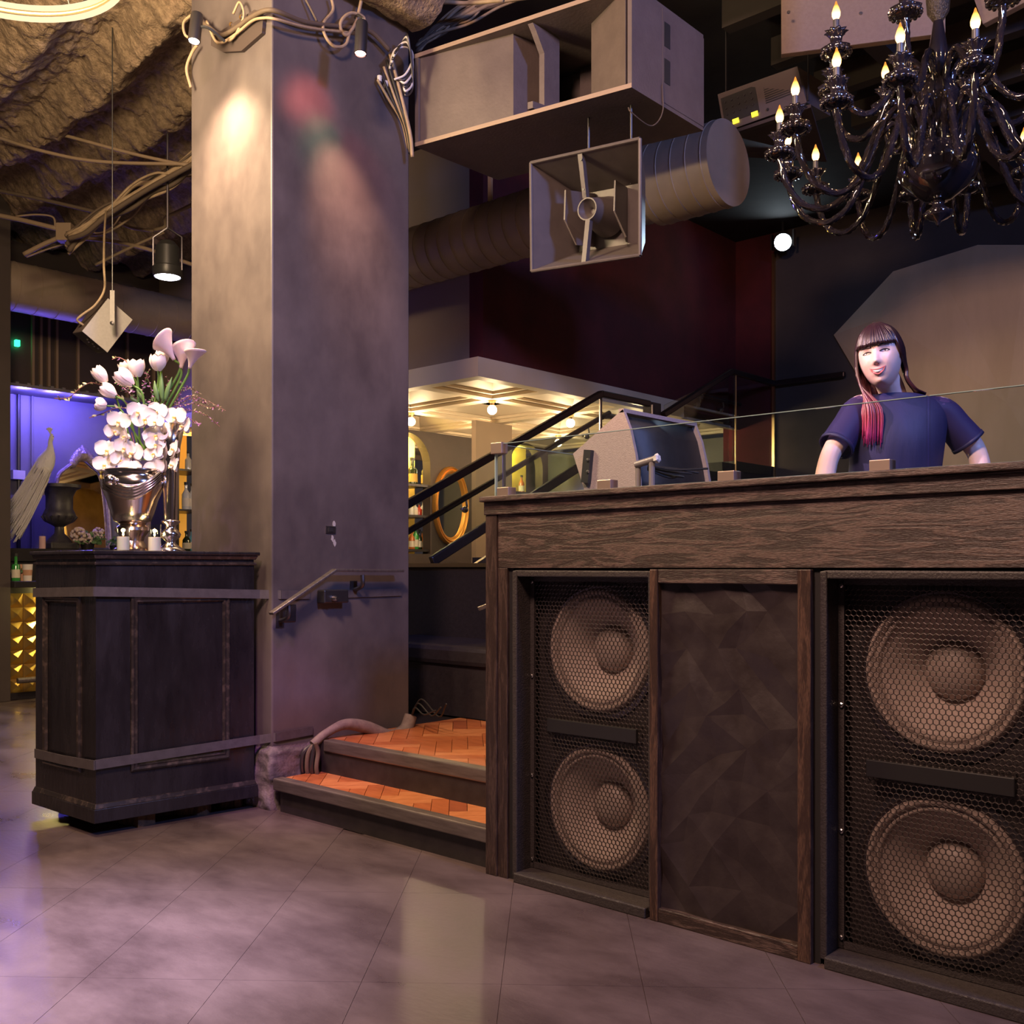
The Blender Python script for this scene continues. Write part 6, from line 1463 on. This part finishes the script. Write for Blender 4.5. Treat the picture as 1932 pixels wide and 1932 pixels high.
# dyed hair: dark brown roots, red-brown lengths, magenta ends
m = bpy.data.materials.new('dyed_hair'); m.use_nodes = True; nt = m.node_tree; b = nt.nodes['Principled BSDF']; MATS['dyed_hair'] = m
tc = nt.nodes.new('ShaderNodeTexCoord'); sx = nt.nodes.new('ShaderNodeSeparateXYZ'); nt.links.new(tc.outputs['Object'], sx.inputs[0])
mr = nt.nodes.new('ShaderNodeMapRange'); mr.inputs['From Min'].default_value = 1.57-0.312; mr.inputs['From Max'].default_value = 2.06-0.312
nt.links.new(sx.outputs['Z'], mr.inputs[0]); cr = nt.nodes.new('ShaderNodeValToRGB'); e = cr.color_ramp.elements
e[0].position = 0.0; e[0].color = (0.55, 0.03, 0.28, 1); e[1].position = 1.0; e[1].color = (0.026, 0.010, 0.014, 1)
x_ = e.new(0.28); x_.color = (0.42, 0.05, 0.10, 1); x_ = e.new(0.52); x_.color = (0.09, 0.022, 0.022, 1); x_ = e.new(0.72); x_.color = (0.034, 0.011, 0.014, 1)
nt.links.new(mr.outputs[0], cr.inputs[0]); nt.links.new(cr.outputs[0], b.inputs['Base Color']); b.inputs['Roughness'].default_value = 0.33; b.inputs['Specular IOR Level'].default_value = 0.7

t8 = 3.83; ZP = 2*RISE-0.012
wr_ = PT(1690, 1000, t8); wroot = Vector((wr_.x, wr_.y, ZP))
wo = thing('person', wroot, 'woman with long dark hair and magenta tips in a navy top behind the booth glass', 'person')
def L(x, y, z): return Vector((wroot.x, wroot.y, 0))+right*x+fwd*y+up*z      # x right, y away, z world height
# head frame: turned to the hall side and tipped a little
HC = L(-0.076, -0.045, 1.938)
yaw_, roll_, pitch_ = math.radians(-30), math.radians(-7), math.radians(4)
Rw = Matrix((right, fwd, up)).transposed()
MH = Rw @ Matrix.Rotation(yaw_, 3, 'Z') @ Matrix.Rotation(roll_, 3, 'Y') @ Matrix.Rotation(pitch_, 3, 'X')
def gs(v, c, s): return math.exp(-((v-c)/s)**2)
def head_local(az, z):
    """az: 0 = front (-y), grows to the viewer's right; z in [-0.116, 0.116]"""
    q = z/0.118; top = math.sqrt(max(0.0, 1-q*q))
    if z >= 0: a = 0.076*top; bf = 0.090*top; bb = 0.098*top
    else:
        s = -z/0.118; end = math.sqrt(max(0.0, 1-s**5))
        a = 0.076*(1-0.50*s**1.5)*end; bf = (0.090-0.010*s)*end; bb = (0.098-0.055*s)*end
    sx_, cx_ = math.sin(az), math.cos(az)
    x = a*sx_; y = -(bf if cx_ > 0 else bb)*cx_
    if cx_ > 0.1:
        k = min(1, (cx_-0.1)/0.4); d = 0.0
        fz = max(0.0, min(1.0, (0.030-z)/0.055)); fz *= 1/(1+math.exp((-0.034-z)/0.0028))
        d += 0.027*gs(x, 0, 0.0095)*fz*(0.25+0.75*fz)
        d += 0.009*gs(abs(x), 0.011, 0.007)*gs(z, -0.027, 0.008)
        d -= 0.011*gs(abs(x), 0.031, 0.017)*gs(z, 0.012, 0.013)
        d += 0.004*gs(z, 0.036, 0.012)*gs(abs(x), 0.02, 0.03)
        d += 0.007*gs(x, 0, 0.026)*gs(z, -0.060, 0.013)-0.004*gs(x, 0, 0.030)*gs(z, -0.0595, 0.003)
        d += 0.010*gs(x, 0, 0.022)*gs(z, -0.097, 0.014)-0.003*gs(x, 0, 0.02)*gs(z, -0.078, 0.007)
        d += 0.007*gs(abs(x), 0.040, 0.018)*gs(z, -0.030, 0.022)
        y -= d*k
    return Vector((x, y, z))
def HP(az, z, out=0.0):
    p = head_local(az, z); n = Vector((p.x/0.006, p.y/0.008, 0)).normalized()
    return HC+MH@(p+n*out)
def face(x, z, out=0.0015):
    """point on the face at head-space x, z"""
    lo_, hi_ = -1.5, 1.5
    for _ in range(30):
        mid = (lo_+hi_)/2
        if head_local(mid, z).x < x: lo_ = mid
        else: hi_ = mid
    p = head_local((lo_+hi_)/2, z); return HC+MH@(p+Vector((0, -out, 0)))
bd = MB()
nz_, na_ = 60, 72; k0 = len(bd.v)
for i in range(nz_+1):
    z = -0.118+0.236*(0.5-0.5*math.cos(PI*i/nz_))
    for j in range(na_): bd.v.append(HC+MH@head_local(2*PI*j/na_, z))
for i in range(nz_):
    for j in range(na_):
        a_ = k0+i*na_+j; b_ = k0+i*na_+(j+1) % na_; bd.f.append([a_, b_, b_+na_, a_+na_])
def loft(mb, rings, seg=28):
    k = len(mb.v)
    for (c, rx, ry) in rings:
        for j in range(seg):
            a = 2*PI*j/seg; mb.v.append(Vector(c)+right*(rx*math.cos(a))+fwd*(ry*math.sin(a)))
    for i in range(len(rings)-1):
        for j in range(seg):
            a_ = k+i*seg+j; b_ = k+i*seg+(j+1) % seg; mb.f.append([a_, b_, b_+seg, a_+seg])
    return k, seg
TOR = [(L(0, 0, 1.16), 0.150, 0.105), (L(0, 0, 1.24), 0.165, 0.110), (L(-0.005, 0, 1.34), 0.145, 0.098), (L(-0.008, 0, 1.44), 0.135, 0.092), (L(-0.005, -0.012, 1.55), 0.150, 0.105), (L(0.0, -0.015, 1.63), 0.160, 0.110), (L(0.008, -0.004, 1.71), 0.168, 0.092), (L(0.015, 0.0, 1.765), 0.150, 0.070), (L(0.008, 0.0, 1.795), 0.085, 0.055)]
k, sg = loft(bd, TOR); n = len(TOR)
bd.f.append([k+j for j in range(sg)][::-1]); bd.f.append([k+(n-1)*sg+j for j in range(sg)])
nk = catmull([L(0.008, 0.012, 1.755), L(-0.012, 0.005, 1.82), L(-0.045, -0.015, 1.875), L(-0.065, -0.02, 1.92)], 4)
bd.tube(nk, 0.048, 16)
# ears
for s in (-1, 1):
    p = HC+MH@Vector((0.070*s, 0.014, -0.005)); bd.ball(p, (0.010, 0.016, 0.028), 10, 8, MH)
SHL, ELL, WRL = L(-0.140, 0.0, 1.748), L(-0.272, -0.075, 1.565), L(-0.365, -0.225, 1.345)
SHR, ELR, WRR = L(0.175, 0.0, 1.742), L(0.302, -0.005, 1.590), L(0.240, -0.195, 1.345)
def limb(pts, rads, seg=14):
    pp = catmull(pts, 6); rr = [v.x for v in catmull([Vector((r, 0, 0)) for r in rads], 6)]; bd.tube(pp, rr, seg)
limb([SHL+right*0.03, SHL, (SHL+ELL)/2+Vector((0, 0, 0.004)), ELL, (ELL+WRL)/2, WRL], [0.055, 0.052, 0.043, 0.036, 0.036, 0.024])
limb([SHR-right*0.03, SHR, (SHR+ELR)/2+right*0.006, ELR, (ELR+WRR)/2+right*0.01, WRR], [0.055, 0.052, 0.043, 0.037, 0.036, 0.024])
ZD = 1.232
def hand(wr, dirv, side):
    d = Vector(dirv).normalized(); s = d.cross(up).normalized()*side
    palm = wr+d*0.055; palm.z = ZD+0.028
    M = Matrix((s, d, s.cross(d))).transposed()
    bd.tube([wr, (wr+palm)/2+Vector((0, 0, 0.01)), palm], [0.024, 0.026, 0.022], 12); bd.ball(palm, (0.040, 0.046, 0.016), 14, 10, M)
    for k, (o, ln, r) in enumerate(((-0.030, 0.060, 0.0078), (-0.010, 0.074, 0.0085), (0.010, 0.078, 0.0085), (0.029, 0.070, 0.0082))):
        a0 = palm+s*o+d*0.034; a1 = a0+d*ln*0.45+Vector((0, 0, 0.010)); a2 = a0+d*ln*0.8; a2.z = ZD+0.016; a3 = a0+d*ln; a3.z = ZD+0.008
        bd.tube(catmull([a0, a1, a2, a3], 3), [r*1.1]*3+[r]*6+[r*0.75], 8)
    a0 = palm+s*0.032-d*0.012; a1 = a0+s*0.026+d*0.018; a2 = a1+d*0.030+s*0.006; a2.z = ZD+0.012
    bd.tube(catmull([a0, a1, a2], 4), 0.0095, 8)
hand(WRL, -fwd*0.8-right*0.3, 1); hand(WRR, -fwd*0.9-right*0.1, -1)
for s in (-1, 1):
    hip, kn, an = L(0.085*s, 0, 1.20), L(0.092*s, -0.01, 0.79), L(0.10*s, 0.02, 0.40)
    limb([hip, (hip+kn)/2, kn, (kn+an)/2, an], [0.088, 0.075, 0.055, 0.050, 0.036])
    bd.tube(catmull([an+Vector((0, 0, 0.02)), L(0.10*s, 0.03, 0.345), L(0.10*s, -0.06, 0.335), L(0.105*s, -0.15, 0.322)], 4), [0.036]*5+[0.034]*4+[0.028]*3+[0.02], 12)
body = bd.build('body', 'skin', parent=wo, smooth='all')
rm = body.modifiers.new('skin_union', 'REMESH'); rm.mode = 'VOXEL'; rm.voxel_size = 0.0048; rm.use_smooth_shade = True
smm = body.modifiers.new('soften', 'SMOOTH'); smm.factor = 0.5; smm.iterations = 3
# clothes
tp = MB(); SH = [(c, rx+0.014, ry+0.014) for c, rx, ry in TOR[1:-1]]; SH[0] = (SH[0][0], 0.19, 0.135); SH[1] = (SH[1][0], 0.180, 0.128); SH[2] = (SH[2][0], 0.168, 0.120); SH[3] = (SH[3][0], 0.168, 0.122)
SH[-1] = (SH[-1][0], 0.176, 0.080)
SH += [(L(0.012, 0.004, 1.793), 0.125, 0.066), (L(0.002, 0.0, 1.806), 0.078, 0.060)]
k, sg = loft(tp, SH, 40)
for i in range(len(tp.v)):
    p = tp.v[i]; w_ = 0.006*math.sin(p.x*60+p.y*45+p.z*8)*max(0, min(1, (1.62-p.z)*4)); tp.v[i] = p-fwd*w_
tp.build('top', 'navy_crepe', parent=wo, smooth='all', solid=0.004, subsurf=1)
for s, (a, b_, hem) in ((-1, (SHL, ELL, 0.80)), (1, (SHR, ELR, 0.78))):
    q = [a-right*(0.075*s)+Vector((0, 0, 0.006)), a+Vector((0, 0, -0.004)), a+(b_-a)*0.4, a+(b_-a)*hem]
    pp = catmull(q, 6); rr = [v.x for v in catmull([Vector((r, 0, 0)) for r in (0.052, 0.056, 0.059, 0.063)], 6)]
    MB().tube(pp, rr, 24, caps=False).build('sleeve', 'navy_sheer', parent=wo, smooth='all', solid=0.002)
    e1_ = pp[-1]; e0_ = a+(b_-a)*(hem-0.07)
    MB().tube([e0_, e1_], [rr[-1]+0.0012, rr[-1]+0.0015], 24, caps=False).build('cuff', 'navy_crepe', parent=wo, smooth='all', solid=0.003)
for s in (-1, 1):
    MB().tube(catmull([L(0.08*s, 0, 1.26), L(0.088*s, 0, 1.0), L(0.092*s, -0.01, 0.79), L(0.10*s, 0.01, 0.38)], 6), [0.104]*4+[0.095]*6+[0.074]*5+[0.058]*4, 18).build('trouser_leg', 'black_trousers', parent=wo, smooth='all')
    MB().tube(catmull([L(0.10*s, 0.06, 0.325), L(0.10*s, 0.0, 0.335), L(0.103*s, -0.09, 0.328), L(0.105*s, -0.17, 0.320)], 4), [0.030]*4+[0.042]*5+[0.032]*3+[0.016], 14).build('shoe', 'black_trousers', parent=wo, smooth='all')
# face details
for s in (-1, 1):
    MB().tube(catmull([face(s*0.031+d_, 0.0105+0.0058*(1-(d_/0.016)**2), 0.0012) for d_ in (-0.016, -0.008, 0.0, 0.008, 0.016)], 4), 0.0026, 6).build('lash_line', 'lash_dark', parent=wo, smooth=True)
    MB().tube(catmull([face(s*0.031+d_, 0.0085-0.0015*(1-(d_/0.013)**2), 0.0004) for d_ in (-0.012, 0, 0.012)], 4), 0.0011, 5).build('lower_lid', 'lash_dark', parent=wo, smooth=True)
    MB().ball(face(s*0.031-0.001, 0.0105, -0.0012), (0.0058, 0.003, 0.0042), 10, 8, MH).build('iris', 'lash_dark', parent=wo, smooth='all')
    MB().ball(face(s*0.031, 0.0103, -0.0022), (0.0125, 0.003, 0.0048), 10, 8, MH).build('eye_white', 'eye_white', parent=wo, smooth='all')
    MB().tube(catmull([face(s*0.030+s*d_, 0.030+0.003*math.sin(PI*(d_+0.018)/0.036), 0.001) for d_ in (-0.016, 0.0, 0.018)], 4), [0.0026, 0.0027, 0.0028, 0.0028, 0.0027, 0.0024, 0.002, 0.0016, 0.001], 6).build('eyebrow', 'lash_dark', parent=wo, smooth=True)
    MB().ball(face(s*0.0065, -0.0345, 0.0), (0.003, 0.0025, 0.0018), 8, 6, MH).build('nostril', 'lash_dark', parent=wo, smooth='all')
def mouth_arc(z_mid, lift, wdt, out):
    return [face(x, z_mid+lift*(x/wdt)**2, out) for x in [wdt*(k/6-1) for k in range(13)]]
up_l, lo_l = mouth_arc(-0.0535, 0.008, 0.029, 0.0015), mouth_arc(-0.0700, 0.0235, 0.027, 0.0015)
MB().tube(up_l, [0.0012]+[0.0026]*11+[0.0012], 6).build('upper_lip', 'lip_rose', parent=wo, smooth=True)
MB().tube(lo_l, [0.0012]+[0.0034]*11+[0.0012], 6).build('lower_lip', 'lip_rose', parent=wo, smooth=True)
ti, bi = mouth_arc(-0.0548, 0.008, 0.026, 0.0012), mouth_arc(-0.0665, 0.0215, 0.0245, 0.0012)
te = MB(); te.add(ti+bi, [(i, i+1, 13+i+1, 13+i) for i in range(12)]); te.build('teeth', 'teeth', parent=wo, smooth='all', solid=0.0012)
# hair
hr_ = random.Random(11); hair = MB()
def scalp(az, th, k=1.0):
    # th from crown, head space, slightly larger than the skull
    c_ = Vector((0, 0.006, 0.0)); return c_+Vector((0.083*k*math.sin(th)*math.sin(az), -0.104*k*math.sin(th)*math.cos(az), 0.124*k*math.cos(th)))
def W(p): return HC+MH@p
def strand(pts, r0, r1):
    pp = catmull(pts, 4); n = len(pp); hair.tube(pp, [r0+(r1-r0)*(i/(n-1))**2 for i in range(n)], 5)
# fringe
for k in range(90):
    az = -1.15+2.3*(k+hr_.random())/90; kk = hr_.uniform(1.0, 1.03)
    p = [W(scalp(az*0.55, math.radians(12), kk)), W(scalp(az*0.8, math.radians(34), kk*1.01)), W(scalp(az*0.93, math.radians(54), kk*1.015))]
    e = scalp(az, math.radians(71.5+2.5*hr_.random()), kk*1.0); e.y -= 0.004; p.append(W(e)); strand(p, 0.0046, 0.0018)
# left curtain (hall side) falls in front of the shoulder
for k in range(120):
    f = (k+hr_.random())/120; az = -1.12-1.15*f; kk = hr_.uniform(1.0, 1.03)
    p = [W(scalp(az*0.7, math.radians(10), kk)), W(scalp(az*0.95, math.radians(45), kk)), W(scalp(az, math.radians(80), kk))]
    e = p[-1]; xx = -0.150+0.062*hr_.random(); yy = -0.115+0.06*f; zl = 1.590+0.10*f*hr_.random()+0.03*hr_.random()
    p += [L((e-Vector((wroot.x, wroot.y, 0))).dot(right)*0.9-0.012, -0.06+0.05*f, 1.84), L(xx*0.9-0.015, yy, 1.74), L(xx-0.01*hr_.random(), yy-0.01, zl)]
    strand(p, 0.0050, 0.0016)
# right side and back sweep behind the shoulder
for k in range(330):
    f = ((k+hr_.random())/330)**1.5; az = 1.12+2.9*f; kk = hr_.uniform(1.0, 1.035)
    p = [W(scalp(az*0.75 if f < 0.5 else az, math.radians(10), kk)), W(scalp(az, math.radians(45), kk)), W(scalp(az, math.radians(82), kk))]
    if f < 0.45:
        g = f/0.45
        p += [L(0.012+0.026*g+0.006*hr_.random(), -0.062+0.09*g, 1.900), L(0.014+0.044*g+0.006*hr_.random(), -0.066+0.10*g, 1.858), L(0.044+0.048*g+0.008*hr_.random(), -0.062+0.11*g, 1.820), L(0.092+0.034*g+0.010*hr_.random(), -0.03+0.11*g, 1.808-0.012*g)]
    else:
        g = (f-0.45)/0.55
        p += [L(0.026-0.12*g, 0.050, 1.865), L(0.062-0.13*g, 0.085, 1.79), L(0.070-0.13*g, 0.115, 1.66)]
    strand(p, 0.0058, 0.0026)
# underlying cap so no scalp shows
cap = [[scalp(2*PI*j/40, math.radians(2+66*i/10 if False else 2+(70 if abs(((2*PI*j/40+PI) % (2*PI))-PI) < 1.1 else 96)*i/10), 0.985) for j in range(41)] for i in range(11)]
k0 = len(hair.v)
for row in cap: hair.v += [W(p) for p in row]
for i in range(10):
    for j in range(40): hair.f.append([k0+i*41+j, k0+(i+1)*41+j, k0+(i+1)*41+j+1, k0+i*41+j+1])
ho = hair.build('hair', 'dyed_hair', parent=wo, smooth='all'); ho['kind'] = 'stuff'
# face light for the performer
spot('performer_spot_offscreen', (-3.4, 1.2, 3.9), tuple(L(-0.05, 0, 1.85)), 520, (1.0, 0.62, 0.82), 13, 0.6, 0.05)
